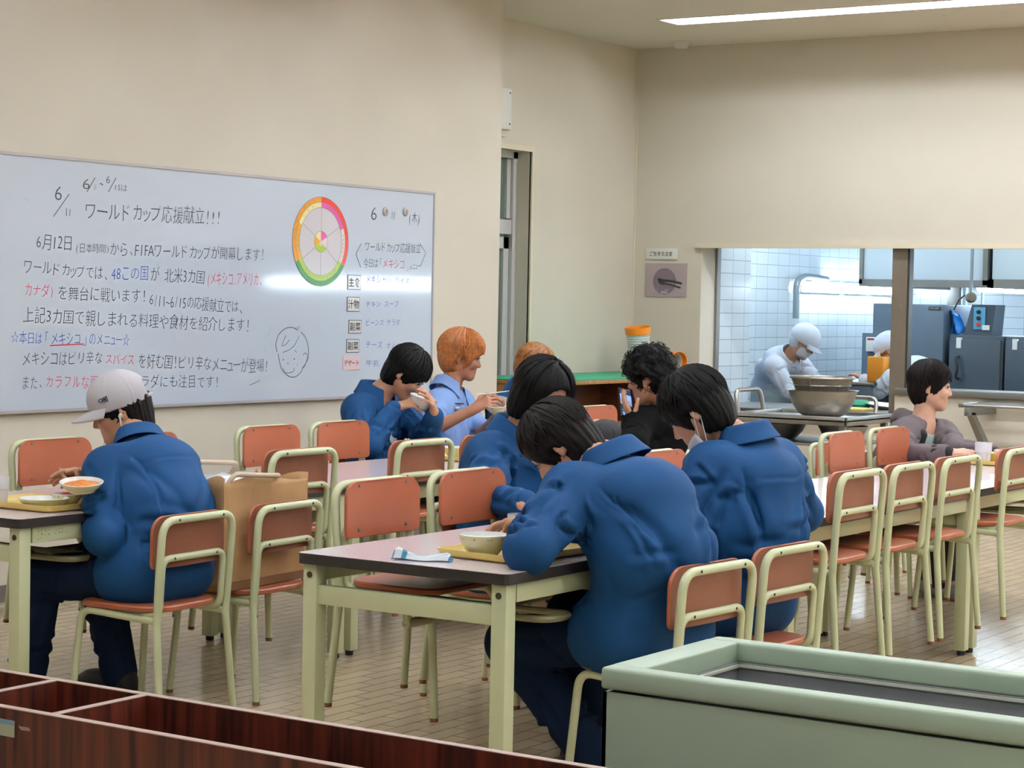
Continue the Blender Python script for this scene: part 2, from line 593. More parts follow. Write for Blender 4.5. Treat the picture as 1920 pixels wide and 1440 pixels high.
ribbon(m, [(0.165, 0.150), (0.22, 0.160), (0.305, 0.182)], 0.013, pp)
m.build('cutlery_print', 'poster_dark', p, smooth=0)
m = MB()
ribbon(m, [(0.135, 0.216), (0.195, 0.216)], 0.02, pp)
ribbon(m, [(0.105, 0.195), (0.115, 0.195)], 0.007, pp)
ribbon(m, [(0.165, 0.197), (0.205, 0.197)], 0.006, pp)
m.build('caption_print', 'poster_paper', p, smooth=0)

# kitchen shell --------------------------------------------------------
KX0, KX1 = XR + 0.3, 18.2
struct(MB().box(KX0, KX1 + 0.2, -1.2, 7.8, -0.1, 0).build('floor_kitchen', 'kitchen_floor', smooth=0))
mat('kitchen_ceiling', '#c9ced2', 0.8)
struct(MB().box(KX0, KX1 + 0.2, -1.2, 7.8, 2.9, 3.0).build('ceiling_kitchen', 'kitchen_ceiling', smooth=0))
m = MB().box(KX0, 14.3, 7.2, 7.8, 0, 2.9).box(14.3, KX1 + 0.2, 7.6, 7.8, 0, 2.9)
struct(m.build('wall_kitchen_left', 'kitchen_tile', smooth=0))
struct(MB().box(KX1, KX1 + 0.2, -1.2, 7.6, 0, 2.9).build('wall_kitchen_back', 'kitchen_tile_side', smooth=0))
struct(MB().box(KX0, KX1, -1.2, -1.0, 0, 2.9).build('wall_kitchen_right', 'kitchen_tile', smooth=0))
# ------------------------------------------------------------------ kitchen fittings
mat('hood_steel', '#c6d2da', 0.35, metal=0.1)
mat('cap_blue', '#2b6fae', 0.4)
mat('blue_bag', '#2f8fe8', 0.4, noise=(20, 0.15))
mat('panel_blue', '#5fa5c9', 0.4)
mat('yellow_board', '#d9b75e', 0.5)
mat('green_cloth', '#2f8a67', 0.7)
mat('orange_box', '#d98a1a', 0.5)
mat('white_gloss', '#e6e6e2', 0.25)
mat('knob_red', '#b03028', 0.4)
mat('pipe_grey', '#8c979c', 0.45, metal=0.4)
mat('rust', '#6f6454', 0.7)

for x0, x1, lab in ((15.95, 16.85, 'left'), (16.9, 17.4, 'middle'), (17.45, 17.95, 'right')):
    t = thing('kitchen_lamp', {'left': 'long fluorescent lamp glowing on the tiled kitchen wall beside the pipe elbow',
                               'middle': 'fluorescent lamp on the tiled kitchen wall, second from the pipe elbow',
                               'right': 'fluorescent lamp on the tiled kitchen wall, third from the pipe elbow'}[lab], 'lamp', ((x0 + x1) / 2, 7.6, 1.63), 0, 'lamps on the tiled kitchen wall')
    h = (x1 - x0) / 2
    MB().rbox(-h, h, -0.05, 0.0, -0.05, 0.05, 0.01).build('lamp_base', 'housing_white', t)
    MB().tube([(-h + 0.02, -0.075, 0), (h - 0.02, -0.075, 0)], [0.042, 0.042], 12).build('lamp_tube', 'kitchen_glow', t)
for y, lab in ((6.9, 'above the worker by the counter'), (4.4, 'above the dark cabinets'), (2.0, 'at the right end of the kitchen')):  # unseen ceiling lights added to brighten the kitchen and the hood fronts
    t = thing('ceiling_light', 'added unseen fluorescent kitchen ceiling light ' + lab, 'ceiling light', (14.7, y, 2.9))
    MB().rbox(-0.62, 0.62, -0.12, 0.12, -0.06, 0.0, 0.01).build('lamp_base', 'housing_white', t)
    for s in (-0.06, 0.06):
        MB().tube([(-0.58, s, -0.085), (0.58, s, -0.085)], 0.018, 8).build('tube', 'kitchen_glow_strong', t)

# extraction hood
t = thing('extractor_hood', 'large pale steel extractor hood hanging over the kitchen machines', 'extractor hood', (17.0, 6.5, 1.66))
MB().box(-1.0, 0.9, -0.55, 0.52, 0.02, 1.23).build('hood_body', 'hood_steel', t, smooth=0)
m = MB()
m.box(-1.02, 0.92, -0.57, -0.53, -0.02, 0.04).box(-1.02, 0.92, 0.5, 0.54, -0.02, 0.04).box(-1.03, -0.98, -0.57, 0.54, -0.02, 0.04)
m.box(-1.03, -0.98, -0.57, -0.53, 0, 1.2).box(-1.03, -0.98, 0.51, 0.54, 0, 1.2)
m.build('hood_frame', 'steel_dull', t, smooth=0)
MB().tube([(-0.6, -0.35, -0.02), (0.6, -0.35, -0.02)], 0.03, 8).build('hood_lamp', 'kitchen_glow', t)
t = thing('extractor_hood', 'second pale steel extractor hood right of the first, at the picture edge', 'extractor hood', (17.2, 5.3, 1.66))
MB().box(-1.2, 0.7, -4.6, 0.60, 0.03, 1.23).build('hood_body', 'hood_steel', t, smooth=0)
m = MB().box(-1.22, -1.17, -4.6, 0.62, -0.02, 0.05).box(-1.22, 0.7, 0.58, 0.62, -0.02, 0.05)
m.build('hood_frame', 'steel_dull', t, smooth=0)
MB().tube([(-1.05, -4.4, -0.045), (-1.05, 0.3, -0.045)], 0.045, 10).build('hood_lamp', 'kitchen_glow', t)

# dish washing machine (tall body and lower step)
t = thing('dishwasher', 'tall blue grey steel dish machine behind the post', 'dishwasher', (16.5, 6.6, 0))
MB().rbox(-0.5, 0.5, -0.30, 0.32, 0.02, 1.5, 0.008).build('machine_body', 'steel_blue', t)
MB().rbox(-0.48, 0.5, 0.322, 0.42, 0.02, 1.255, 0.006).build('side_housing', 'steel_blue', t)
MB().box(-0.506, -0.5, -0.27, -0.17, 1.455, 1.48).build('name_plate', 'black_plastic', t, smooth=0)
m = MB()
add_text(m, 'MARUZEN', -0.178, -0.262, 1.4675, 1.4675, 0.014, lambda a, b: (-0.5075, a, b))
m.build('lettering', 'white_plastic', t, smooth=0)
t2 = thing('hand_soap_dispenser', 'small white wall dispenser with red print beside the orange box', 'dispenser', (15.98, 6.915, 1.1))
MB().rbox(-0.02, 0.02, -0.045, 0.045, 0, 0.12, 0.006).build('dispenser_body', 'white_gloss', t2)
MB().box(-0.022, -0.02, -0.03, 0.03, 0.095, 0.11).build('red_print', 'knob_red', t2, smooth=0)
t3 = thing('sink_counter', 'low blue grey steel counter in front of the dish machine', 'counter', (15.35, 6.62, 0))
MB().rbox(-0.5, 0.55, -0.2, 0.2, 0.02, 0.86, 0.006).build('counter_body', 'steel_blue', t3)
MB().rbox(-0.52, 0.57, -0.22, 0.22, 0.86, 0.885, 0.006).build('counter_top', 'steel', t3)
tag(MB().rbox(-0.06, 0.06, -0.07, 0.07, 0, 0.20, 0.012).build('food_box', 'orange_box', None, (14.95, 6.41, 0.885)), 'orange box on the steel counter beside the post', 'box')

# dark cabinets with pull handles
for i, (y0, y1, lab) in enumerate(((5.80, 6.26, 'first of the dark steel kitchen cabinets, next to the dish machine'),
                                   (5.02, 5.79, 'second dark steel kitchen cabinet with two door handles'),
                                   (4.2, 5.01, 'third dark steel kitchen cabinet at the picture edge'))):
    t = thing('steel_cabinet', lab, 'cabinet', (16.4, (y0 + y1) / 2, 0), 0, 'dark steel cabinets in the kitchen')
    h = (y1 - y0) / 2
    MB().rbox(-0.36, 0.4, -h + 0.004, h - 0.004, 0.02, 1.255, 0.006).build('cabinet_body', 'steel_dark', t)
    n = 1 if i != 1 else 2
    for k in range(n):
        a = -h + 0.02 + 2 * h * k / n
        b = -h - 0.01 + 2 * h * (k + 1) / n
        dd = MB().rbox(-0.39, -0.361, a, b, 0.1, 1.22, 0.005).build('cabinet_door', 'steel_dark', t)
        yy = b - 0.08 if k == 0 else a + 0.1
        MB().tube(fillet([(-0.39, yy, 0.90), (-0.44, yy, 0.91), (-0.45, yy - 0.02, 1.0), (-0.44, yy, 1.07), (-0.39, yy, 1.08)], 0.03), 0.011, 8).build('handle', 'black_plastic', dd)
    MB().box(-0.393, -0.36, h - 0.11, h - 0.07, 1.15, 1.235).build('sticker', 'white_gloss', t, smooth=0)
t = thing('control_box', 'grey control box with blue switch panel on top of the dark cabinets', 'control box', (16.2, 6.02, 1.255))
MB().add([(-0.12, -0.1, 0), (0.12, -0.1, 0), (0.12, 0.14, 0), (-0.12, 0.14, 0), (-0.1, -0.12, 0.25), (0.12, -0.12, 0.25), (0.12, 0.08, 0.25), (-0.1, 0.08, 0.25)],
         [(0, 1, 2, 3), (4, 5, 6, 7), (0, 1, 5, 4), (1, 2, 6, 5), (2, 3, 7, 6), (3, 0, 4, 7)]).build('box_body', 'steel_dark', t, smooth=0)
pl = MB().box(-0.126, -0.118, -0.04, 0.055, 0.05, 0.23).build('switch_panel', 'panel_blue', t, smooth=0)
for z, mm in ((0.19, 'black_plastic'), (0.14, 'black_plastic'), (0.09, 'knob_red')):
    MB().lathe([(0.018, 0), (0.016, 0.02), (0, 0.022)], 12, T(-0.126, 0.01, z, ry=-PI / 2)).build('switch', mm, pl)
MB().box(-0.128, -0.12, -0.08, -0.02, 0.045, 0.085).build('sticker', 'white_gloss', t, smooth=0)
tag(MB().grid(lambda u, v: (16.15 + 0.03 * math.sin(7 * u + 3 * v), 6.30 - 0.13 * u * (1 - 0.3 * v), 1.258 + 0.2 * v * (1 - 0.25 * u) + 0.01 * math.sin(9 * u)), 8, 8).build('plastic_bag', 'blue_bag'),
    'bright blue plastic sheet hanging between dish machine and control box', 'plastic bag')
o = bpy.data.objects['plastic_bag']
sm = o.modifiers.new('thickness', 'SOLIDIFY')
sm.thickness = 0.004
for x, y, r, lab in ((17.3, 6.62, 0.035, 'thick steel pipe rising behind the dish machine'), (17.35, 6.48, 0.016, 'thin steel pipe rising right beside the thick one'),
                     (16.9, 5.86, 0.04, 'slanted steel pipe rising beside the control box')):
    tag(MB().tube([(x, y, 1.2), (x + (0.1 if r == 0.04 else 0), y, 2.9)], r, 12).build('steel_pipe', 'pipe_grey'), lab, 'pipe')
t = thing('pump_motor', 'rusty round pump motor above the control box', 'motor', (15.86, 6.02, 1.56))
MB().lathe([(0.0, -0.06), (0.03, -0.055), (0.042, -0.03), (0.042, 0.03), (0.025, 0.07), (0, 0.075)], 20, T(0, 0, 0, ry=PI / 2, rz=0.5)).build('motor_body', 'rust', t)
MB().tube([(0, 0.05, 0.02), (0, 0.10, -0.02), (0, 0.14, -0.10)], 0.006, 8).build('cable', 'black_plastic', t)
MB().tube([(0, 0, 0.04), (0.0, 0, 1.34)], 0.014, 8).build('support_rod', 'pipe_grey', t)
t = thing('wall_box', 'white electrical box with blue stripe on the far kitchen wall', 'electrical box', (18.2, 6.08, 1.36))
MB().rbox(-0.08, 0, -0.09, 0.09, 0, 0.16, 0.008).build('box_body', 'white_gloss', t)
MB().box(-0.083, -0.08, -0.05, 0.05, 0.08, 0.11).build('blue_stripe', 'panel_blue', t, smooth=0)
MB().tube([(-0.03, 0.03, 0.16), (-0.03, 0.03, 1.5)], 0.012, 8).build('conduit', 'pipe_grey', t)
tag(MB().rbox(18.1, 18.2, 6.98, 7.10, 1.45, 1.78, 0.01).build('switch_board', 'steel_dull'), 'grey switch box on the far kitchen wall above the dish machine', 'electrical box')

# left side of the kitchen: pipe elbow, plate, hook, hand truck
tag(MB().tube(fillet([(15.85, 7.55, 1.36), (15.85, 7.55, 1.68), (16.0, 7.55, 1.72), (16.45, 7.55, 1.70)], 0.08), 0.028, 12).build('wall_pipe', 'pipe_grey'),
    'grey pipe climbing the tiled wall and bending to the lamp', 'pipe')
tag(MB().rbox(15.98, 16.05, 7.56, 7.6, 1.02, 1.2, 0.006).build('outlet_box', 'pipe_grey'), 'slim grey outlet box on the tiles right of the stooping worker', 'electrical box')
t = thing('hand_truck', 'blue hand truck with curved frame standing against the kitchen tiles', 'hand truck', (14.42, 7.36, 0))
m = MB()
for y in (0.0, 0.19):
    m.tube(fillet([(0.1, y, 0.05), (0.02, y - 0.01, 0.6), (-0.03, y, 1.08)], 0.3), 0.022, 10)
m.build('frame', 'cap_blue', t)
MB().tube(fillet([(-0.03, 0.0, 1.08), (-0.03, 0.02, 1.1), (-0.03, 0.17, 1.1), (-0.03, 0.19, 1.08)], 0.03), 0.012, 8).build('handle', 'steel', t)
MB().box(-0.02, 0.2, -0.03, 0.22, 0.0, 0.012).build('toe_plate', 'cap_blue', t, smooth=0)
tag(MB().tube(fillet([(14.302, 7.25, 1.235), (14.302, 7.36, 1.24), (14.36, 7.42, 1.26), (14.4, 7.40, 1.25)], 0.02), 0.006, 8).build('wall_hook', 'steel'), 'small steel hook arm sticking out of the tiled corner', 'hook')

# pass-through counter with things on it
t = tag(MB().rbox(XR - 0.06, 14.35, 5.72, 7.19, COUNT - 0.03, COUNT, 0.004).build('pass_through_counter', 'steel_dull'), 'steel counter top in the left bay of the kitchen opening', 'counter')
MB().rbox(14.30, 14.34, 5.74, 7.18, 0.0, COUNT - 0.03, 0.004).build('counter_front', 'steel_dull', t)
tag(MB().rbox(-0.12, 0.12, -0.16, 0.16, 0, 0.02, 0.006).build('cutting_board', 'yellow_board', None, (13.75, 6.12, COUNT)), 'yellow cutting board on the pass-through counter beside the steel bowl', 'cutting board')
tag(MB().lathe([(0, 0.0), (0.07, 0.0), (0.08, 0.03), (0.055, 0.06), (0, 0.07)], 14).build('scrub_cloth', 'green_cloth', None, (14.1, 6.18, COUNT)), 'crumpled green cloth on the pass-through counter', 'cloth')
tag(MB().lathe([(0.0, 0.0), (0.12, 0.0), (0.17, 0.03), (0.166, 0.034), (0.12, 0.006), (0, 0.006)], 28).build('serving_dish', 'white_gloss', None, (14.15, 5.98, COUNT + 0.001)), 'white oval dish leaning at the right end of the pass-through counter', 'dish')
bpy.data.objects['serving_dish'].rotation_euler = (0.1, 0.0, 0)
tag(MB().rbox(-0.05, 0.05, -0.05, 0.05, 0, 0.13, 0.01).build('plastic_container', 'white_gloss', None, (13.9, 6.33, COUNT)), 'pale plastic container behind the steel bowl on the counter', 'container')

# tray rail on the right
t = thing('wall_shelf', 'narrow steel shelf on a slanted bracket below the kitchen opening', 'shelf', (XR, 4.4, 0.83))
m = MB()
for k in range(5):
    m.tube([(-0.47 + 0.11 * k, -1.6, 0), (-0.47 + 0.11 * k, 0.58, 0)], 0.012, 8)
m.rbox(-0.5, 0.0, 0.56, 0.6, -0.015, 0.015, 0.004)
m.build('rails', 'steel', t)
MB().rbox(-0.5, -0.0, 0.52, 0.56, -0.07, -0.012, 0.004).build('arm', 'steel_dull', t)
MB().add([(-0.47, 0.52, -0.05), (-0.47, 0.56, -0.05), (-0.40, 0.56, -0.05), (-0.40, 0.52, -0.05), (-0.04, 0.52, -0.42), (-0.04, 0.56, -0.42), (0, 0.56, -0.36), (0, 0.52, -0.36)],
         [(0, 1, 2, 3), (4, 5, 6, 7), (0, 1, 5, 4), (1, 2, 6, 5), (2, 3, 7, 6), (3, 0, 4, 7)]).build('bracket', 'steel_dull', t, smooth=0)

# steel cart with bowl and strainer
CX0, CX1, CY0, CY1, CZ = 11.42, 12.12, 5.09, 5.86, 0.80
t = thing('steel_cart', 'stainless steel trolley table in front of the kitchen opening', 'trolley', ((CX0 + CX1) / 2, (CY0 + CY1) / 2, 0))
hx, hy = (CX1 - CX0) / 2, (CY1 - CY0) / 2
m = MB().box(-hx, hx, -hy, hy, CZ - 0.03, CZ - 0.022)
m.rbox(-hx, -hx + 0.015, -hy, hy, CZ - 0.055, CZ, 0.004).rbox(hx - 0.015, hx, -hy, hy, CZ - 0.055, CZ, 0.004)
m.rbox(-hx, hx, -hy, -hy + 0.015, CZ - 0.055, CZ, 0.004).rbox(-hx, hx, hy - 0.015, hy, CZ - 0.055, CZ, 0.004)
m.build('tray_top', 'steel', t)
MB().rbox(-hx + 0.03, hx - 0.03, -hy + 0.03, hy - 0.03, 0.615, 0.63, 0.004).build('shelf', 'steel_dull', t)
MB().rbox(-hx + 0.03, hx - 0.03, -hy + 0.03, hy - 0.03, 0.2, 0.215, 0.004).build('shelf', 'steel_dull', t)
for sx in (-1, 1):
    for sy in (-1, 1):
        l = MB().box(sx * (hx - 0.04) - 0.018, sx * (hx - 0.04) + 0.018, sy * (hy - 0.04) - 0.018, sy * (hy - 0.04) + 0.018, 0.1, CZ - 0.03).build('leg', 'steel_dull', t, smooth=0)
        MB().lathe([(0, -0.015), (0.045, -0.015), (0.05, 0), (0.045, 0.015), (0, 0.015)], 18, T(sx * (hx - 0.04), sy * (hy - 0.04), 0.05, rx=PI / 2)).build('caster', 'black_plastic', l)
MB().tube(fillet([(-hx + 0.1, hy, CZ - 0.03), (-hx + 0.1, hy + 0.03, CZ + 0.13), (hx - 0.25, hy + 0.03, CZ + 0.13), (hx - 0.25, hy, CZ - 0.03)], 0.06), 0.014, 10).build('handle', 'steel', t)
MB().tube(fillet([(hx, -hy + 0.12, CZ - 0.03), (hx + 0.03, -hy + 0.12, CZ + 0.09), (hx + 0.03, hy - 0.2, CZ + 0.09), (hx, hy - 0.2, CZ - 0.03)], 0.05), 0.014, 10).build('handle', 'steel', t)
bowl = MB().lathe([(0, 0.0), (0.10, 0.0), (0.15, 0.03), (0.19, 0.09), (0.21, 0.165), (0.222, 0.17), (0.205, 0.165), (0.186, 0.09), (0.148, 0.034), (0.1, 0.006), (0, 0.006)], 48).build('mixing_bowl', 'steel', None, (11.66, 5.36, CZ - 0.021))
tag(bowl, 'large stainless steel mixing bowl on the trolley table', 'bowl')
t = thing('strainer_basket', 'steel mesh strainer nested in the large bowl on the trolley', 'strainer', (11.67, 5.37, CZ + 0.12))
mat('mesh_metal', '#8d8578', 0.5, metal=0.6, noise=(180, 0.35, 1))
MB().lathe([(0, -0.02), (0.14, -0.02), (0.185, 0.10), (0.183, 0.10), (0.138, -0.016), (0, -0.016)], 48).build('mesh_bowl', 'mesh_metal', t)
m = MB().tube([(0.192 * math.cos(a), 0.192 * math.sin(a), 0.105) for a in [2 * PI * k / 48 for k in range(48)]], 0.009, 8, closed=True)
m.tube([(0.176 * math.cos(a), 0.176 * math.sin(a), 0.058) for a in [2 * PI * k / 48 for k in range(48)]], 0.003, 6, closed=True)
m.build('rim', 'steel', t)
for k in range(6):
    a = k * PI / 3
    MB().tube([(0.142 * math.cos(a), 0.142 * math.sin(a), -0.02), (0.19 * math.cos(a), 0.19 * math.sin(a), 0.105)], 0.003, 6).build('rib', 'steel', t)
for x, y, lab in ((11.72, 5.66, 'steel bowl on the upper shelf under the trolley table'), (11.75, 5.26, 'second steel bowl on the trolley shelf, near the corner leg')):
    tag(MB().lathe([(0, 0), (0.08, 0), (0.13, 0.05), (0.155, 0.1), (0.15, 0.1), (0.125, 0.052), (0.08, 0.006), (0, 0.006)], 32).build('steel_bowl', 'steel_dull', None, (x, y, 0.631)), lab, 'bowl')

# ------------------------------------------------------------------ shelf with the green top and ribbed tubs in the corner
mat('green_mat', '#2c9a72', 0.6)
wood_mat('shelf_wood', '#3a2010', '#5d3418', (3, 3, 14), 0.45)
wood_mat('light_wood', '#8a6038', '#a57a4a', (14, 14, 2), 0.5)
mat('tub_white', '#c9cbc8', 0.5)
mat('tub_orange', '#f08a1c', 0.45)
mat('cardboard', '#a98f6d', 0.8)
GX0, GX1, GY0, GY1, GZ = 11.12, 13.42, 7.0, 7.72, 0.955
t = thing('low_bookshelf', 'brown wooden shelf unit with a green mat on top in the corner', 'shelf', ((GX0 + GX1) / 2, GY0, 0))
w2 = (GX1 - GX0) / 2
MB().rbox(-w2, w2, 0, GY1 - GY0, GZ - 0.035, GZ - 0.008, 0.004).build('top_board', 'light_wood', t)
MB().rbox(-w2 + 0.01, w2 - 0.01, 0.01, GY1 - GY0 - 0.01, GZ - 0.008, GZ, 0.003).build('green_mat', 'green_mat', t)
MB().box(-w2, -w2 + 0.04, 0.0, GY1 - GY0, 0, GZ - 0.035).build('side_panel', 'light_wood', t, smooth=0)
MB().box(w2 - 0.04, w2, 0.0, GY1 - GY0, 0, GZ - 0.035).build('side_panel', 'light_wood', t, smooth=0)
MB().box(-0.02, 0.02, 0.02, GY1 - GY0 - 0.03, 0.06, GZ - 0.035).build('divider', 'shelf_wood', t, smooth=0)
MB().box(-w2 + 0.04, w2 - 0.04, 0.30, 0.32, 0.06, GZ - 0.035).build('back_panel', 'shelf_wood', t, smooth=0)
for z in (0.06, 0.62):
    MB().box(-w2 + 0.04, w2 - 0.04, 0.005, 0.30, z, z + 0.03).build('shelf_board', 'light_wood', t, smooth=0)
m = MB().rbox(-w2 - 0.03, -w2 + 0.14, -0.03, 0.005, GZ - 0.12, GZ - 0.045, 0.012)
m.build('corner_block', 'light_wood', t)


def ribbed_tub(name_label, M, h=0.40, q_=0.72):
    t = thing('ribbed_tub', name_label, 'tub', (0, 0, 0))
    t.matrix_world = M
    prof = []
    n = 16
    for k in range(n * 4 + 1):
        z = h * 0.86 * k / (n * 4)
        prof.append((q_ * (0.098 + 0.02 * k / (n * 4)) + 0.003 * math.sin(2 * PI * k / 4), z))
    inner = [(r - 0.008, z) for r, z in reversed(prof)]
    inner[-1] = (0.0, 0.01)
    MB().lathe([(0, 0)] + prof + inner, 32).build('tub_wall', 'tub_white', t)
    MB().lathe([(q_ * 0.116, h * 0.84), (q_ * 0.128, h * 0.85), (q_ * 0.132, h), (q_ * 0.122, h), (q_ * 0.112, h * 0.86)], 32, closed=True).build('rim', 'tub_orange', t)


ribbed_tub('white ribbed tub with orange rim standing tilted in the corner', T(13.07, 7.46, GZ + 0.012, rx=0.0, ry=-0.14), 0.325)
ribbed_tub('white ribbed tub with orange rim lying on its side beside the opening', T(13.30, 7.50, GZ + 0.082, rz=-0.45, rx=PI / 2 - 0.03), 0.36, 0.56)
tag(MB().rbox(13.12, 13.41, 7.02, 7.33, GZ, GZ + 0.045, 0.004).build('cardboard_box', 'cardboard'), 'flat beige cardboard box in front of the lying ribbed tub', 'box')
# ------------------------------------------------------------------ tables and chairs
mat('laminate', '#d6c9cd', 0.17, noise=(90, 0.05, 2), spec=0.6)
mat('edge_black', '#2a2624', 0.4)
mat('cream_metal', '#c2c7a0', 0.34, noise=(3, 0.05), spec=0.5)
mat('cream_dark', '#8f8a66', 0.45)
mat('chair_orange', '#a2593c', 0.33, noise=(5, 0.10), bump=(300, 0.05, 0.0004))
mat('chair_ply', '#855039', 0.45, noise=(6, 0.14))
mat('screw_steel', '#77736d', 0.35, metal=0.8)
mat('screw_dark', '#3a2b22', 0.5)
mat('rubber_black', '#161616', 0.6)
mat('cap_brown', '#7a4a30', 0.6)
mat('rust_chip', '#4a2f20', 0.8)


def make_table(label, loc):
    t = thing('dining_table', label, 'table', loc, 0, 'rows of dining tables')
    L, W = 0.9, 0.375
    out = round_rect(2 * L - 0.004, 2 * W - 0.004, 0.022, 3)
    e = MB().prism(round_rect(2 * L - 0.002, 2 * W - 0.002, 0.024, 3), 0.668, 0.6985).build('edge_band', 'edge_black', t, smooth=30)
    MB().prism(out, 0.6986, 0.70).build('tabletop', 'laminate', t, smooth=0)
    for sy in (-1, 1):
        y = sy * (W - 0.03)
        MB().rbox(-L + 0.08, L - 0.08, y - 0.012, y + 0.012, 0.612, 0.668, 0.003).build('apron', 'cream_metal', t)
    for sx in (-1, 1):
        x = sx * (L - 0.045)
        MB().rbox(x - 0.014, x + 0.014, -W + 0.06, W - 0.06, 0.548, 0.605, 0.003).build('end_rail', 'cream_metal', t)
        for sy in (-1, 1):
            y = sy * (W - 0.04)
            g = MB().rbox(x - 0.025, x + 0.025, y - 0.025, y + 0.025, 0.022, 0.668, 0.003).build('leg', 'cream_metal', t)
            MB().lathe([(0, 0), (0.017, 0.002), (0.017, 0.022), (0, 0.022)], 14, T(x, y, 0)).build('foot', 'rubber_black', g)
            MB().lathe([(0.0095, 0), (0.0095, 0.003), (0.006, 0.0045), (0.0035, 0.003), (0, 0.003)], 14, T(x + sx * 0.025, y, 0.635, ry=sx * PI / 2)).build('bolt', 'screw_dark', g)
    MB().tube([(-L + 0.045, 0, 0.52), (L - 0.045, 0, 0.52)], 0.014, 10).build('centre_tube', 'cream_dark', t)
    for sx in (-1, 1):
        MB().tube([(sx * (L - 0.05), 0, 0.52), (sx * (L - 0.05), 0, 0.55)], 0.012, 8).build('tube_holder', 'cream_dark', t)
    for k in range(3):
        for sy in (-1, 1):
            x = -0.55 + 0.55 * k
            MB().tube(fillet([(x - 0.075, 0, 0.533), (x - 0.075, sy * 0.34, 0.537), (x + 0.075, sy * 0.34, 0.537), (x + 0.075, 0, 0.533)], 0.07, 5), 0.011, 8).build('chair_hanger', 'cream_dark', t)
    return t


RY, LY = 3.108, 5.086      # near edges of the two table rows
ROW_R = make_table('dining table with striped towel and yellow tray, first of the near row', (4.735 + 0.9, RY + 0.375, 0))
TABLES = [ROW_R]
for loc, lab in (((6.537 + 0.9, RY + 0.375, 0), 'middle dining table of the near row, beside the man with the chin mask'),
                 ((8.342 + 0.9, RY + 0.375, 0), 'far dining table of the near row, where the boy in the hoodie sits'),
                 ((4.80 + 0.9, LY + 0.375, 0), 'dining table in the row by the whiteboard, where the man in the grey cap eats'),
                 ((6.602 + 0.9, LY + 0.375, 0), 'middle dining table of the row by the whiteboard, empty pinkish top behind the paper bag'),
                 ((8.404 + 0.9, LY + 0.375, 0), 'farthest dining table of the row by the whiteboard, beside the curly haired man')):
    TABLES.append(place_copy(ROW_R, lab, loc, 0))

# marker scribble on the apron of the table by the whiteboard
mat('marker_brown', '#5a4338', 0.7)
m = MB()
_rng = random.Random(4)
for row, n, x0 in ((0, 8, 0.10), (1, 9, 0.10), (2, 3, 0.10)):
    for k in range(n):
        if row < 2 and k in (4,):
            continue
        x = x0 + 0.016 * k
        z = 0.655 - 0.0125 * row
        for s in range(2):
            a = (x + _rng.uniform(0, 0.009), z - _rng.uniform(0, 0.008))
            b = (x + _rng.uniform(0, 0.009), z - _rng.uniform(0, 0.008))
            ribbon(m, [a, b], 0.0016, lambda u, v: (-0.9 + u, -0.375 + 0.0165, v))
m.build('marker_note', 'marker_brown', TABLES[3], smooth=0)


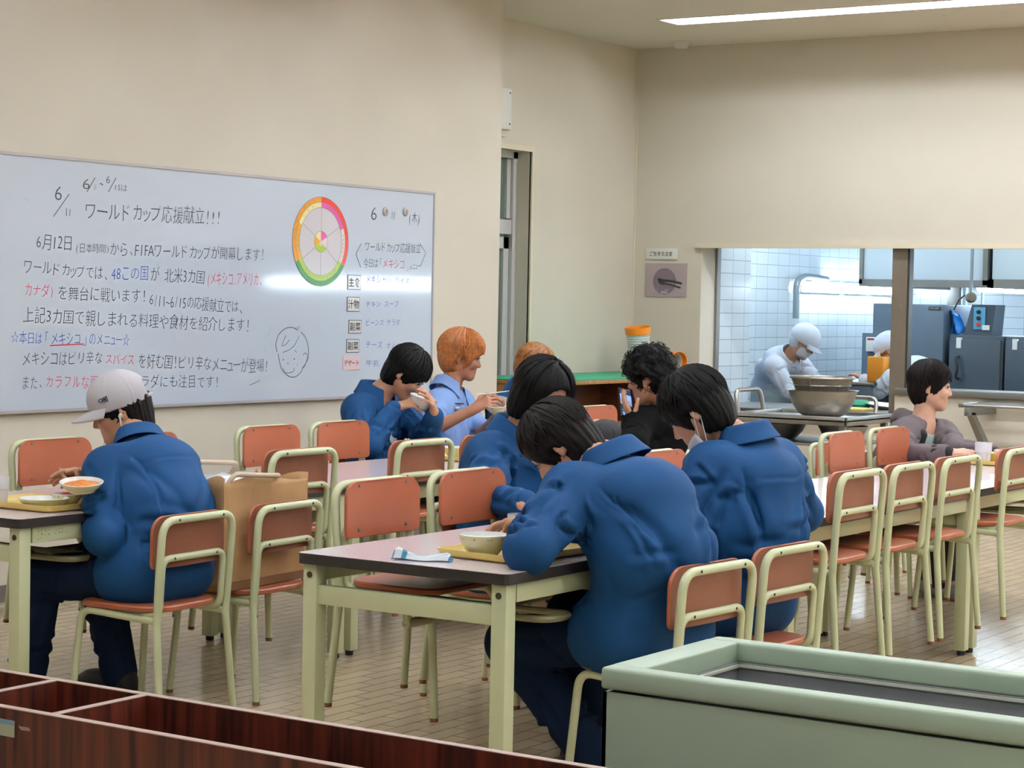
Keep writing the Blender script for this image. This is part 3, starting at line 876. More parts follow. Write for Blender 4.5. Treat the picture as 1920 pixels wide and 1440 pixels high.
def make_chair(label):
    t = thing('dining_chair', label, 'chair', (0, 0, 0), 0, 'orange dining chairs')
    W, R = 0.192, 0.0135
    yb = -0.185
    # rear frame: bent tube
    bf = MB().tube(fillet([(-W + 0.004, yb + 0.01, 0.34), (-W, yb, 0.5), (-W, yb - 0.015, 0.697), (W, yb - 0.015, 0.697), (W, yb, 0.5), (W - 0.004, yb + 0.01, 0.34)], 0.062, 8), R, 12).build('back_frame', 'cream_metal', t)
    for sx in (-1, 1):
        g = MB().tube([(sx * (W - 0.004), yb + 0.01, 0.345), (sx * (W + 0.010), yb - 0.02, 0.012)], [R, R * 0.92], 12).build('leg', 'cream_metal', t)
        MB().tube([(sx * (W + 0.0098), yb - 0.0195, 0.013), (sx * (W + 0.010), yb - 0.02, 0.0)], R * 0.95, 12).build('foot_cap', 'cap_brown', g)
        g = MB().tube(fillet([(sx * (W - 0.012), yb + 0.012, 0.355), (sx * (W - 0.02), 0.165, 0.372), (sx * (W - 0.004), 0.195, 0.012)], 0.05, 7), R * 0.95, 12).build('leg', 'cream_metal', t)
        MB().tube([(sx * (W - 0.004), 0.1945, 0.013), (sx * (W - 0.004), 0.195, 0.0)], R * 0.95, 12).build('foot_cap', 'cap_brown', g)
    wi = W - 0.026
    MB().tube(fillet([(-wi + 0.02, 0.06, 0.374), (-wi, yb + 0.018, 0.37), (-wi, yb + 0.006, 0.565), (wi, yb + 0.006, 0.565), (wi, yb + 0.018, 0.37), (wi - 0.02, 0.06, 0.374)], 0.038, 6), R * 0.9, 10).build('back_rail', 'cream_metal', t)
    # seat
    out = round_rect(0.375, 0.36, [0.07, 0.07, 0.10, 0.10], 6)
    m = MB()
    inner = [(x * 0.975, y * 0.975) for x, y in out]
    n = len(out)
    rings = [[(x, y + 0.005, 0.382) for x, y in inner], [(x, y + 0.005, 0.386) for x, y in out], [(x, y + 0.005, 0.397) for x, y in out], [(x, y + 0.005, 0.402) for x, y in inner], [(x * 0.75, y * 0.75 + 0.005, 0.400) for x, y in out]]
    vs = [p for r_ in rings for p in r_]
    fs = [tuple(range(n - 1, -1, -1)), tuple(range(4 * n, 5 * n))]
    for i in range(4):
        for k in range(n):
            fs.append((i * n + k, i * n + (k + 1) % n, (i + 1) * n + (k + 1) % n, (i + 1) * n + k))
    m.add(vs, fs)
    m.build('seat', 'chair_orange', t)
    MB().box(-wi, wi, 0.055, 0.08, 0.362, 0.382).build('seat_brace', 'cream_dark', t, smooth=0)
    # backrest panel, slightly dished
    o2 = round_rect(0.392, 0.178, [0.055, 0.055, 0.018, 0.018], 6)

    def bend(x, z, d):
        return (x, yb + 0.026 + d - 0.012 * (1 - (x / 0.196) ** 2) - 0.06 * (z - 0.0) * 0.2, z + 0.620)
    m = MB()
    n = len(o2)
    sc = ((0.985, 0.0), (1.0, 0.003), (1.0, 0.009), (0.985, 0.0125))
    vs = []
    for s_, d_ in sc:
        vs += [bend(x * s_, z * s_, d_) for x, z in o2]
    fs = []
    for i in range(3):
        for k in range(n):
            fs.append((i * n + k, i * n + (k + 1) % n, (i + 1) * n + (k + 1) % n, (i + 1) * n + k))
    m.add(vs, fs)
    # front and back faces as dished grids
    for s_, d_, mi in ((0.985, 0.0125, 0), (0.985, 0.0, 1)):
        m.cur = mi
        pts = [(x * s_, z * s_) for x, z in o2]
        for k in range(n // 2):
            a, b = pts[(k - 7) % n], pts[(k - 6) % n]
            # pair with mirrored points
        half = [p for p in pts if p[0] >= 0]
        half.sort(key=lambda p: math.atan2(p[1], p[0]))
        ring = []
        seg = 8
        for p in half:
            ring.append([bend(-p[0] + 2 * p[0] * q / seg, p[1], d_) for q in range(seg + 1)])
        vs2 = [p for r_ in ring for p in r_]
        fs2 = [(i * (seg + 1) + q, i * (seg + 1) + q + 1, (i + 1) * (seg + 1) + q + 1, (i + 1) * (seg + 1) + q) for i in range(len(ring) - 1) for q in range(seg)]
        m.add(vs2, fs2)
    m.build('backrest', ['chair_orange', 'chair_ply'], t, smooth=50)
    for x, z in ((-0.125, 0.694), (0.125, 0.694), (-0.125, 0.556), (0.125, 0.556)):
        y = bend(x, z - 0.62, 0.0125)[1]
        MB().lathe([(0.0065, 0), (0.0055, 0.002), (0, 0.003)], 8, T(x, y, z, rx=-PI / 2)).build('screw', 'screw_steel', t)
    for x, z, y in ((-0.12, 0.697, yb - 0.029), (0.12, 0.697, yb - 0.029), (-0.115, 0.565, yb - 0.0065), (0.115, 0.565, yb - 0.0065)):
        MB().lathe([(0.0048, 0), (0.004, 0.002), (0, 0.003)], 8, T(x, y, z, rx=PI / 2)).build('screw', 'screw_dark', t)
    return t


LIFT = 0.168
HB = 0.185
chair0 = make_chair('dining chair holding the big paper bag, beside the man in the grey cap')
chair0.location = (5.80, 4.775 + HB, 0)
chair0.rotation_euler = (0, 0, math.radians(4))
CH = [
    # standing chairs (x, y of the back, rz, label)
    (5.29, 4.75, 4, 0, 'dining chair under the man in the grey cap'),
    (5.30, 2.76, -4, 0, 'dining chair behind the hunched man, cut by the pale green bin'),
    (5.87, 2.79, -3, 0, 'chipped dining chair behind the man with the chin mask'),
    (8.22, 6.36, 180, 0, 'dining chair under the man drinking from a bowl'),
    (8.86, 6.42, 180, 0, 'dining chair under the man in the light blue shirt'),
    (9.50, 6.40, 180, 0, 'dining chair under the half hidden man with dark rooted hair'),
    (6.33, 4.36, 180, 0, 'dining chair under the long haired man in the blue jacket'),
    (8.42, 4.50, 2, 0, 'dining chair under the curly haired man in black'),
    (9.95, 4.36, 180, 0, 'dining chair under the boy in the grey hoodie'),
    # chairs hung on their tables
    (6.82, 2.985, 0, 1, 'empty chair hung on the near row, first right of the chin mask man'),
    (7.29, 2.985, 0, 1, 'empty chair hung on the near row, second right of the chin mask man'),
    (7.79, 2.985, 0, 1, 'empty chair hung on the near row, third right of the chin mask man'),
    (8.50, 2.99, 0, 1, 'empty chair hung past the table joint at the right picture edge'),
    (5.29, 3.985, 180, 1, 'empty chair facing the camera behind the striped towel, left of its twin'),
    (5.80, 3.985, 180, 1, 'empty chair facing the camera, left beside the long haired man'),
    (7.12, 3.985, 180, 1, 'empty chair facing the camera, seen behind the collar of the hunched man'),
    (7.60, 3.985, 180, 1, 'empty chair mostly hidden behind the man with the chin mask'),
    (8.88, 3.985, 180, 1, 'empty chair facing the camera in front of the trolley, two left of the boy'),
    (9.43, 3.985, 180, 1, 'empty chair facing the camera right beside the boy in the hoodie'),
    (6.13, 4.97, 0, 1, 'empty chair hung on the whiteboard row right behind the paper bag'),
    (6.92, 4.97, 0, 1, 'empty chair hung on the whiteboard row before the man drinking from a bowl'),
    (7.43, 4.97, 0, 1, 'empty chair on the whiteboard row half hidden by the long haired man'),
    (5.81, 5.985, 180, 1, 'empty chair facing the camera under the whiteboard at the left picture edge'),
    (6.32, 5.985, 180, 1, 'empty chair under the whiteboard hidden behind the man in the grey cap'),
    (7.13, 5.985, 180, 1, 'empty chair facing the camera under the drawn smiling face'),
    (7.65, 5.985, 180, 1, 'empty chair facing the camera left of the man drinking from a bowl'),
    (9.98, 5.985, 180, 1, 'empty chair in front of the low bookshelf by the curly haired man'),
]
for x, y, rz, up, lab in CH:
    a = math.radians(rz)
    place_copy(chair0, lab, (x - HB * math.sin(a), y + HB * math.cos(a), LIFT if up else 0), a)
tag(place_copy(chair0, 'dark shaded dining chair seen between the two empty chairs left of the boy', (10.55, 4.62, 0.0), math.radians(172)), 'dark shaded dining chair seen between the two empty chairs left of the boy', 'chair', 'orange dining chairs')

# ------------------------------------------------------------------ foreground: pigeonhole box and the pale green bin
wood_mat('dark_rosewood', '#2a120d', '#6e3020', (30, 30, 1.5), 0.35)
mat('edge_tape', '#a38b7e', 0.45)
mat('sticker_blue', '#6f93b0', 0.5)
mat('sticker_paper', '#a7ab92', 0.6)
SX0, SX1, SY0, SY1, SZ = 2.605, 2.868, 1.30, 3.70, 0.70
t = thing('pigeonhole_box', 'dark rosewood open topped box with dividers along the bottom left edge', 'storage box', ((SX0 + SX1) / 2, (SY0 + SY1) / 2, 0))
hx, hy = (SX1 - SX0) / 2, (SY1 - SY0) / 2
th = 0.018


def board(name, x0, x1, y0, y1, z0, z1):
    b = MB().box(x0, x1, y0, y1, z0, z1 - 0.002).build(name, 'dark_rosewood', t, smooth=0)
    MB().rbox(x0, x1, y0, y1, z1 - 0.002, z1, 0.0008).build('edge_strip', 'edge_tape', b)
    return b


fp = board('front_panel', -hx, -hx + th, -hy, hy, 0.0, SZ)
board('back_panel', hx - th, hx, -hy, hy, 0.0, SZ)
board('end_panel', -hx + th, hx - th, -hy, -hy + th, 0, SZ)
board('end_panel', -hx + th, hx - th, hy - th, hy, 0, SZ)
for y in (2.918, 2.682, 3.154, 3.39):
    board('divider', -hx + th, hx - th, y - 2.5 - 0.009, y - 2.5 + 0.009, 0.32, SZ)
board('divider', -hx + th, hx - th, 1.62 - 2.5 - 0.009, 1.62 - 2.5 + 0.009, 0.32, SZ)
MB().box(-hx + th, hx - th, -hy + th, hy - th, 0.30, 0.32).build('bottom_board', 'dark_rosewood', t, smooth=0)
MB().box(-hx - 0.0012, -hx, 2.765 - 2.5, 2.84 - 2.5, SZ - 0.052, SZ - 0.022).build('sticker', 'sticker_paper', t, smooth=0)
MB().box(-hx - 0.0016, -hx - 0.0012, 2.765 - 2.5, 2.84 - 2.5, SZ - 0.030, SZ - 0.022).build('sticker_band', 'sticker_blue', t, smooth=0)
MB().add([(-hx - 0.001, 0.255, SZ - 0.029), (-hx - 0.001, 0.227, SZ - 0.029), (-hx - 0.001, 0.224, SZ - 0.035), (-hx - 0.001, 0.248, SZ - 0.036)], [(0, 1, 2, 3)]).build('torn_tape', 'edge_tape', t, smooth=0)

mat('bin_green', '#9fb09b', 0.42, noise=(2.5, 0.05))
mat('bin_rim', '#c3c6b6', 0.4)
mat('bin_steel', '#8b8c8f', 0.45, metal=0.15, noise=(3, 0.06))
BX0, BX1, BY0, BY1, BZ = 3.172, 3.622, 0.35, 1.878, 0.80
t = thing('waste_bin', 'pale green metal bin with an open steel lined top in the right foreground', 'bin', ((BX0 + BX1) / 2, (BY0 + BY1) / 2, 0))
hx, hy = (BX1 - BX0) / 2, (BY1 - BY0) / 2
MB().box(-hx + 0.004, -hx + 0.012, -hy + 0.004, hy - 0.004, 0.03, BZ - 0.045).build('front_panel', 'bin_green', t, smooth=0)
MB().box(hx - 0.012, hx - 0.004, -hy + 0.004, hy - 0.004, 0.03, BZ - 0.045).build('back_panel', 'bin_green', t, smooth=0)
MB().box(-hx + 0.004, hx - 0.004, hy - 0.012, hy - 0.004, 0.03, BZ - 0.045).build('side_panel', 'bin_green', t, smooth=0)
MB().box(-hx + 0.004, hx - 0.004, -hy + 0.004, -hy + 0.012, 0.03, BZ - 0.045).build('side_panel', 'bin_green', t, smooth=0)
wx, wy = 0.045, 0.068
m = MB()
m.rbox(-hx, -hx + wx, -hy, hy, BZ - 0.040, BZ, 0.007, 3).rbox(hx - wx, hx, -hy, hy, BZ - 0.040, BZ, 0.007, 3)
m.rbox(-hx + wx - 0.003, hx - wx + 0.003, hy - wy, hy, BZ - 0.040, BZ - 0.0004, 0.004, 3).rbox(-hx + wx - 0.003, hx - wx + 0.003, -hy, -hy + wy, BZ - 0.040, BZ - 0.0004, 0.004, 3)
m.build('rim', 'bin_green', t)
m = MB()
a, b = hx - wx, hy - wy
m.box(-a, -a + 0.005, -b, b, 0.15, BZ - 0.038).box(a - 0.005, a, -b, b, 0.15, BZ - 0.038).box(-a, a, b - 0.005, b, 0.15, BZ - 0.038).box(-a, a, -b, -b + 0.005, 0.15, BZ - 0.038).box(-a, a, -b, b, 0.15, 0.155)
m.build('steel_liner', 'bin_steel', t, smooth=0)
m = MB()
for x0, x1, y0, y1 in ((-a + 0.005, -a + 0.012, -b, b), (a - 0.012, a - 0.005, -b, b), (-a, a, b - 0.012, b - 0.005), (-a, a, -b + 0.005, -b + 0.012)):
    m.box(x0, x1, y0, y1, BZ - 0.046, BZ - 0.041)
m.build('liner_edge', 'bin_rim', t, smooth=0)
MB().box(-hx + 0.02, hx - 0.02, -hy + 0.02, hy - 0.02, 0.0, 0.03).build('plinth', 'rubber_black', t, smooth=0)
# ------------------------------------------------------------------ whiteboard with the handwritten notice
mat('board_white', '#c2cbd7', 0.075, spec=0.75)
mat('board_frame', '#b4adab', 0.4, metal=0.4)
mat('ink_black', '#3a3d45', 0.6)
mat('ink_blue', '#2b55b0', 0.6)
mat('ink_red', '#d8405f', 0.6)
mat('ink_teal', '#8fc2c0', 0.6)
WX0, WX1, WZ0, WZ1 = 6.53, 10.125, 0.897, 2.087
YB = YL - 0.022
wb = thing('whiteboard', 'long wall mounted whiteboard covered in handwritten Japanese menu news', 'whiteboard', ((WX0 + WX1) / 2, YL, WZ0))
ox, oz = (WX0 + WX1) / 2, WZ0
rel = lambda x0, x1, y0, y1, z0, z1: (x0 - ox, x1 - ox, y0 - YL, y1 - YL, z0 - oz, z1 - oz)
MB().box(*rel(WX0, WX1, YB, YL - 0.002, WZ0, WZ1)).build('writing_surface', 'board_white', wb, smooth=0)
m = MB()
fr = 0.014
m.box(*rel(WX0 - fr, WX1 + fr, YB - 0.006, YL - 0.002, WZ1, WZ1 + fr)).box(*rel(WX0 - fr, WX1 + fr, YB - 0.010, YL - 0.002, WZ0 - fr, WZ0))
m.box(*rel(WX0 - fr, WX0, YB - 0.006, YL - 0.002, WZ0, WZ1)).box(*rel(WX1, WX1 + fr, YB - 0.006, YL - 0.002, WZ0, WZ1))
m.build('frame', 'board_frame', wb, smooth=0)
put = lambda a, b: (a - ox, YB - 0.0012 - YL, b - oz)
INK = {'k': MB(), 'b': MB(), 'r': MB(), 't': MB()}
RUNS = [
    ('k', '6', 7.212, 7.258, 1.978, 1.981, 0.049),
    ('k', '11', 7.284, 7.305, 1.970, 1.971, 0.036),
    ('k', '~', 7.327, 7.349, 1.985, 1.986, 0.013),
    ('k', '6', 7.370, 7.396, 2.009, 2.010, 0.036),
    ('k', '15は', 7.422, 7.519, 1.978, 1.975, 0.039),
    ('k', '6', 7.030, 7.075, 1.925, 1.927, 0.066),
    ('k', '11', 7.094, 7.140, 1.839, 1.842, 0.051),
    ('k', 'ワールドカップ応援献立!!!', 7.224, 8.218, 1.853, 1.865, 0.091),
    ('k', '6月12日', 6.911, 7.152, 1.693, 1.694, 0.076),
    ('k', '(日本時間)', 7.167, 7.398, 1.671, 1.674, 0.047),
    ('k', 'から、FIFAワールドカップが開幕します！', 7.401, 8.575, 1.671, 1.678, 0.074),
    ('k', 'ワールドカップでは、', 6.831, 7.396, 1.576, 1.548, 0.069),
    ('b', '48この国', 7.411, 7.678, 1.554, 1.557, 0.079),
    ('k', 'が 北米3カ国', 7.690, 8.096, 1.555, 1.547, 0.076),
    ('r', '(メキシコ,アメリカ、', 8.113, 8.556, 1.545, 1.545, 0.076),
    ('r', 'カナダ)', 6.840, 7.030, 1.466, 1.459, 0.063),
    ('k', 'を舞台に戦います！', 7.051, 7.669, 1.454, 1.442, 0.076),
    ('k', '6/11~6/15の応援献立では、', 7.684, 8.403, 1.429, 1.395, 0.074),
    ('k', '上記3カ国で親しまれる料理や食材を紹介します！', 6.831, 8.465, 1.346, 1.296, 0.077),
    ('b', '☆本日は「メキシコ」のメニュー☆', 6.760, 7.547, 1.239, 1.226, 0.064),
    ('k', 'メキシコはピリ辛な', 6.828, 7.363, 1.141, 1.138, 0.069),
    ('r', 'スパイス', 7.378, 7.583, 1.132, 1.127, 0.055),
    ('k', 'を好む国！ピリ辛なメニューが登場！', 7.606, 8.620, 1.121, 1.077, 0.078),
    ('k', 'また、', 6.829, 6.968, 1.029, 1.026, 0.063),
    ('r', 'カラフルな豆', 6.978, 7.332, 1.031, 1.020, 0.064),
    ('k', 'のサラダにも注目です！', 7.487, 8.224, 1.022, 1.001, 0.068),
    ('k', '6', 9.510, 9.561, 1.945, 1.947, 0.074),
    ('k', '11', 9.700, 9.742, 1.944, 1.943, 0.062),
    ('k', '(木)', 9.874, 9.993, 1.937, 1.939, 0.069),
    ('k', 'ワールドカップ応援献立', 9.450, 10.003, 1.753, 1.759, 0.062),
    ('k', '今日は「', 9.443, 9.631, 1.655, 1.663, 0.058),
    ('r', 'メキシコ', 9.626, 9.846, 1.660, 1.659, 0.059),
    ('k', '」メニュー', 9.857, 10.001, 1.637, 1.657, 0.038),
    ('b', 'メキシカン ライス', 9.466, 9.896, 1.564, 1.563, 0.040),
    ('b', 'チキン スープ', 9.470, 9.794, 1.423, 1.426, 0.040),
    ('b', 'ビーンズ サラダ', 9.473, 9.808, 1.316, 1.320, 0.040),
    ('b', 'チーズ オムレツ', 9.476, 9.892, 1.190, 1.178, 0.040),
    ('b', '牛乳', 9.479, 9.617, 1.082, 1.077, 0.040),
]
STROKES = [
    ('k', [(7.240, 1.942), (7.294, 2.014)], 0.004, 0),
    ('k', [(7.385, 1.950), (7.437, 2.022)], 0.004, 0),
    ('k', [(7.021, 1.813), (7.122, 1.925)], 0.004, 0),
    ('r', [(7.007, 1.2), (7.135, 1.204), (7.231, 1.206)], 0.006, 0),
    ('k', [(9.42, 1.767), (9.372, 1.708), (9.419, 1.63)], 0.004, 0),
    ('k', [(9.992, 1.787), (10.053, 1.735), (10.001, 1.651)], 0.004, 0),
    ('k', [(8.686, 1.154), (8.676, 1.198), (8.697, 1.247), (8.755, 1.282), (8.814, 1.287), (8.861, 1.273)], 0.004, 1),
    ('k', [(8.889, 1.264), (8.931, 1.229), (8.956, 1.175), (8.953, 1.116), (8.921, 1.075), (8.903, 1.061)], 0.004, 1),
    ('k', [(8.695, 1.145), (8.71, 1.096), (8.729, 1.06), (8.766, 1.031), (8.812, 1.015), (8.858, 1.02), (8.894, 1.043), (8.908, 1.063)], 0.004, 1),
    ('k', [(8.912, 1.063), (8.93, 1.081), (8.948, 1.116), (8.948, 1.134), (8.929, 1.146), (8.91, 1.134)], 0.003, 1),
    ('k', [(8.735, 1.151), (8.79, 1.165), (8.835, 1.191), (8.871, 1.238)], 0.003, 1),
    ('k', [(8.76, 1.244), (8.734, 1.206), (8.726, 1.183)], 0.003, 1),
    ('k', [(8.793, 1.22), (8.762, 1.197), (8.735, 1.186)], 0.003, 1),
    ('k', [(8.738, 1.066), (8.761, 1.042), (8.793, 1.039), (8.829, 1.047), (8.834, 1.065)], 0.003, 1),
    ('k', [(8.773, 1.086), (8.782, 1.095), (8.787, 1.086)], 0.003, 0),
    ('k', [(8.836, 1.164), (8.854, 1.15)], 0.003, 0),
    ('k', [(8.861, 1.276), (8.874, 1.296)], 0.003, 0),
    ('k', [(8.842, 1.279), (8.851, 1.29)], 0.003, 0),
    ('k', [(8.736, 1.113), (8.741, 1.11)], 0.008, 0),
    ('k', [(8.832, 1.117), (8.837, 1.112)], 0.008, 0),
    ('k', [(8.861, 1.082), (8.865, 1.079)], 0.005, 0),
    ('t', [(6.83, 1.889), (6.857, 1.89), (6.861, 1.873)], 0.004, 0),
    ('t', [(8.552, 0.983), (8.542, 1.0), (8.464, 0.979)], 0.004, 0),
    ('t', [(8.611, 1.299), (8.625, 1.27), (8.594, 1.233)], 0.004, 1),
    ('t', [(8.582, 1.19), (8.596, 1.155)], 0.004, 0),
    ('t', [(8.554, 1.046), (8.533, 1.0), (8.455, 0.979)], 0.003, 1),
]
CARDS = [
    ((9.298, 9.420, 1.503, 1.587), '主食', 'cracked laminated card reading staple food, topmost on the whiteboard', 0),
    ((9.296, 9.413, 1.379, 1.462), '汁物', 'laminated card reading soup, second from the top on the whiteboard', 0),
    ((9.315, 9.432, 1.254, 1.331), '副菜', 'upper laminated card reading side dish, beside the bean salad line', 0),
    ((9.298, 9.415, 1.145, 1.221), '副菜', 'lower laminated card reading side dish, beside the cheese omelette line', 0),
    ((9.266, 9.423, 1.046, 1.126), 'デザート', 'pink laminated card reading dessert, lowest on the whiteboard', 1),
]
MAG = [(9.643, 1.963), (9.841, 1.97)]
WHEEL = (9.049, 1.766, 0.249)
_wr = random.Random(11)
_shape = {}


def write_line(mb, body, x0, x1, z0, z1, h):
    """handwritten characters, each a little turned, shifted and sized for itself"""
    adv = [0.52 if ord(ch) < 128 else (0.62 if ch in 'ョュッゃ、！' else 1.0) for ch in body]
    tot = sum(adv)
    em = (x1 - x0) / tot
    at = 0.0
    for ch, a in zip(body, adv):
        cx = x0 + em * (at + a / 2)
        zc = z0 + (z1 - z0) * (at + a / 2) / tot
        at += a
        if ch == ' ':
            continue
        if ch not in _shape:
            _shape[ch] = text_shape(ch, -0.013)
        vs, fs = _shape[ch]
        sx = em * 1.04 * _wr.uniform(0.92, 1.06)
        sz = h * 1.06 * _wr.uniform(0.9, 1.1)
        ro = _wr.uniform(-0.06, 0.06)
        mx = (vs[:, 0].min() + vs[:, 0].max()) / 2
        mz = 0.38 if len(body) > 1 else (vs[:, 1].min() + vs[:, 1].max()) / 2
        if len(body) == 1:
            sz = h / max(0.1, vs[:, 1].max() - vs[:, 1].min())
            sx = (x1 - x0) / max(0.1, vs[:, 0].max() - vs[:, 0].min())
        u = (vs[:, 0] - mx) * sx
        w = (vs[:, 1] - mz) * sz + _wr.uniform(-0.04, 0.04) * h
        mb.add([put(cx + a_ * math.cos(ro) - b_ * math.sin(ro) + 0.06 * b_, zc + a_ * math.sin(ro) + b_ * math.cos(ro)) for a_, b_ in zip(u, w)], fs)


for c_, body, x0, x1, z0, z1, h in RUNS:
    write_line(INK[c_], body, x0, x1, z0, z1, h)
for c_, pts, w, sm_ in STROKES:
    ribbon(INK[c_], smooth_pts(pts) if sm_ else pts, w, put)
for key, nm, mm, lab in (('k', 'black_lettering', 'ink_black', None), ('b', 'blue_lettering', 'ink_blue', None), ('r', 'red_lettering', 'ink_red', None), ('t', 'marker_traces', 'ink_teal', None)):
    INK[key].build(nm, mm, wb, smooth=0)

# round magnets with the characters for month and day
mat('magnet_grey', '#b9b4ac', 0.4)
for (x, z), ch, lab in ((MAG[0], '月', 'round magnet marked with the character for month on the whiteboard date'), (MAG[1], '日', 'round magnet marked with the character for day on the whiteboard date')):
    t = thing('round_magnet', lab, 'magnet', (x, YB - 0.001, z), 0, 'date magnets')
    MB().lathe([(0.026, 0), (0.026, 0.006), (0.021, 0.010), (0.0, 0.010)], 24, T(0, 0, 0, rx=PI / 2)).build('magnet_body', 'magnet_grey', t)
    m = MB()
    add_text(m, ch, -0.009, 0.009, 0, 0, 0.022, lambda a, b: (a, -0.0108, b))
    m.build('lettering', 'sign_ink', t, smooth=0)

# laminated word cards
mat('card_white', '#d2d0cb', 0.12)
mat('card_pink', '#dfc0c3', 0.2)
mat('card_ink', '#26262a', 0.5)
for (x0, x1, z0, z1), body, lab, pink in CARDS:
    t = thing('word_card', lab, 'card', ((x0 + x1) / 2, YB - 0.001, (z0 + z1) / 2), 0, 'menu word cards')
    w, h = (x1 - x0) / 2, (z1 - z0) / 2
    MB().box(-w, w, -0.0016, 0, -h, h).build('card_edge', 'card_ink' if not pink else 'card_pink', t, smooth=0)
    MB().box(-w + 0.003, w - 0.003, -0.0024, -0.0016, -h + 0.003, h - 0.003).build('card_face', 'card_pink' if pink else 'card_white', t, smooth=0)
    m = MB()
    add_text(m, body, -w * 0.86, w * 0.86, 0, 0, h * (1.25 if not pink else 0.85), lambda a, b: (a, -0.003, b), offset=0.012)
    m.build('lettering', 'card_ink', t, smooth=0)

# the food group wheel
for nm, cc in (('wh_orange', '#d98f1e'), ('wh_red', '#d8382c'), ('wh_green', '#3f8a3a'), ('wh_lime', '#a3bf2a'), ('wh_cream', '#e6dca0'), ('wh_amber', '#dfa42a'), ('wh_pink', '#d957a0'), ('wh_pale', '#e3cfc6'), ('wh_paper', '#cfc9cb'), ('wh_line', '#6d6a6c'), ('wh_text', '#8a6a30')):
    mat(nm, cc, 0.18)
WCX, WCZ, WR = WHEEL
t = thing('food_wheel_poster', 'round laminated food group wheel with orange, red and green rim on the whiteboard', 'poster', (WCX, YB - 0.001, WCZ))


def sector(mb, r0, r1, a0, a1, d, n=None):
    """ring sector, angles in degrees clockwise from the top"""
    n = n or max(4, int(abs(a1 - a0) / 4))
    vs, fs = [], []
    for k in range(n + 1):
        a = math.radians(a0 + (a1 - a0) * k / n)
        for r in (r0, r1):
            vs.append((r * math.sin(a), -d, r * math.cos(a)))
    for k in range(n):
        fs.append((2 * k, 2 * k + 1, 2 * k + 3, 2 * k + 2))
    mb.add(vs, fs)


m = MB()
m.lathe([(WR, 0), (WR, 0.0015), (0, 0.0015)], 64, T(0, 0, 0, rx=PI / 2))
m.build('wheel_paper', 'wh_paper', t, smooth=0)
for nm, mm, r0, r1, a0, a1 in (('red_ring', 'wh_red', 0.88, 1.0, 0, 122), ('green_ring', 'wh_green', 0.88, 1.0, 122, 241), ('orange_ring', 'wh_orange', 0.88, 1.0, 241, 360),
                               ('pink_band', 'wh_pink', 0.76, 0.88, 0, 68), ('pale_band', 'wh_pale', 0.76, 0.88, 68, 122), ('lime_band', 'wh_lime', 0.76, 0.88, 122, 241), ('amber_band', 'wh_amber', 0.76, 0.88, 241, 297), ('cream_band', 'wh_cream', 0.76, 0.88, 297, 360),
                               ('pink_slice', 'wh_pink', 0.0, 0.235, 0, 62), ('pale_slice', 'wh_pale', 0.0, 0.235, 62, 128), ('lime_slice', 'wh_lime', 0.09, 0.235, 128, 238), ('amber_slice', 'wh_amber', 0.0, 0.235, 238, 300), ('cream_slice', 'wh_cream', 0.0, 0.235, 300, 360)):
    m = MB()
    sector(m, r0 * WR, r1 * WR, a0, a1, 0.0022)
    m.build(nm, mm, t, smooth=0)
m = MB()
for r in (0.235, 0.76, 0.88, 0.995):
    sector(m, (r - 0.004) * WR, (r + 0.004) * WR, 0, 360, 0.0026, 90)
pw = lambda a, b: (a, -0.0027, b)
for a in (0, 62, 128, 180, 238, 300):
    s_, c_ = math.sin(math.radians(a)), math.cos(math.radians(a))
    ribbon(m, [(0.235 * WR * s_, 0.235 * WR * c_), (0.76 * WR * s_, 0.76 * WR * c_)], 0.0022, pw)
m.build('ring_lines', 'wh_line', t, smooth=0)
m = MB()
for a0, a1, n, r in ((255, 350, 8, 0.935), (30, 105, 7, 0.935), (150, 215, 6, 0.935), (305, 345, 3, 0.82), (8, 60, 5, 0.82), (75, 115, 6, 0.82), (135, 225, 8, 0.82), (250, 290, 5, 0.82)):
    for k in range(n):
        a = math.radians(a0 + (a1 - a0) * (k + 0.5) / n)
        x, z = r * WR * math.sin(a), r * WR * math.cos(a)
        w = 0.0055 if r > 0.9 else 0.004
        ribbon(m, [(x - w, z), (x + w, z)], 0.0022, pw)
        ribbon(m, [(x, z - w), (x + w * 0.3, z + w)], 0.0022, pw)
m.build('ring_lettering', 'wh_text', t, smooth=0)
# ------------------------------------------------------------------ soft solids for people and cloth
RES = float(os.environ.get('SOLID_RES', '1'))
_rng0 = np.random.RandomState(3)
_LAT = _rng0.rand(32, 32, 32).astype(np.float32)


def vnoise(p):
    """smooth value noise in 0..1 for an array of points"""
    p = np.asarray(p, np.float32)
    i = np.floor(p).astype(int)
    f = p - i
    f = f * f * (3 - 2 * f)
    out = 0
    for dx in (0, 1):
        for dy in (0, 1):
            for dz in (0, 1):
                w = (f[:, 0] if dx else 1 - f[:, 0]) * (f[:, 1] if dy else 1 - f[:, 1]) * (f[:, 2] if dz else 1 - f[:, 2])
                out = out + w * _LAT[(i[:, 0] + dx) % 32, (i[:, 1] + dy) % 32, (i[:, 2] + dz) % 32]
    return out


def V3(*a):
    return np.array(a if len(a) > 1 else a[0], float)


def unit(v):
    v = np.asarray(v, float)
    return v / max(1e-9, np.linalg.norm(v))


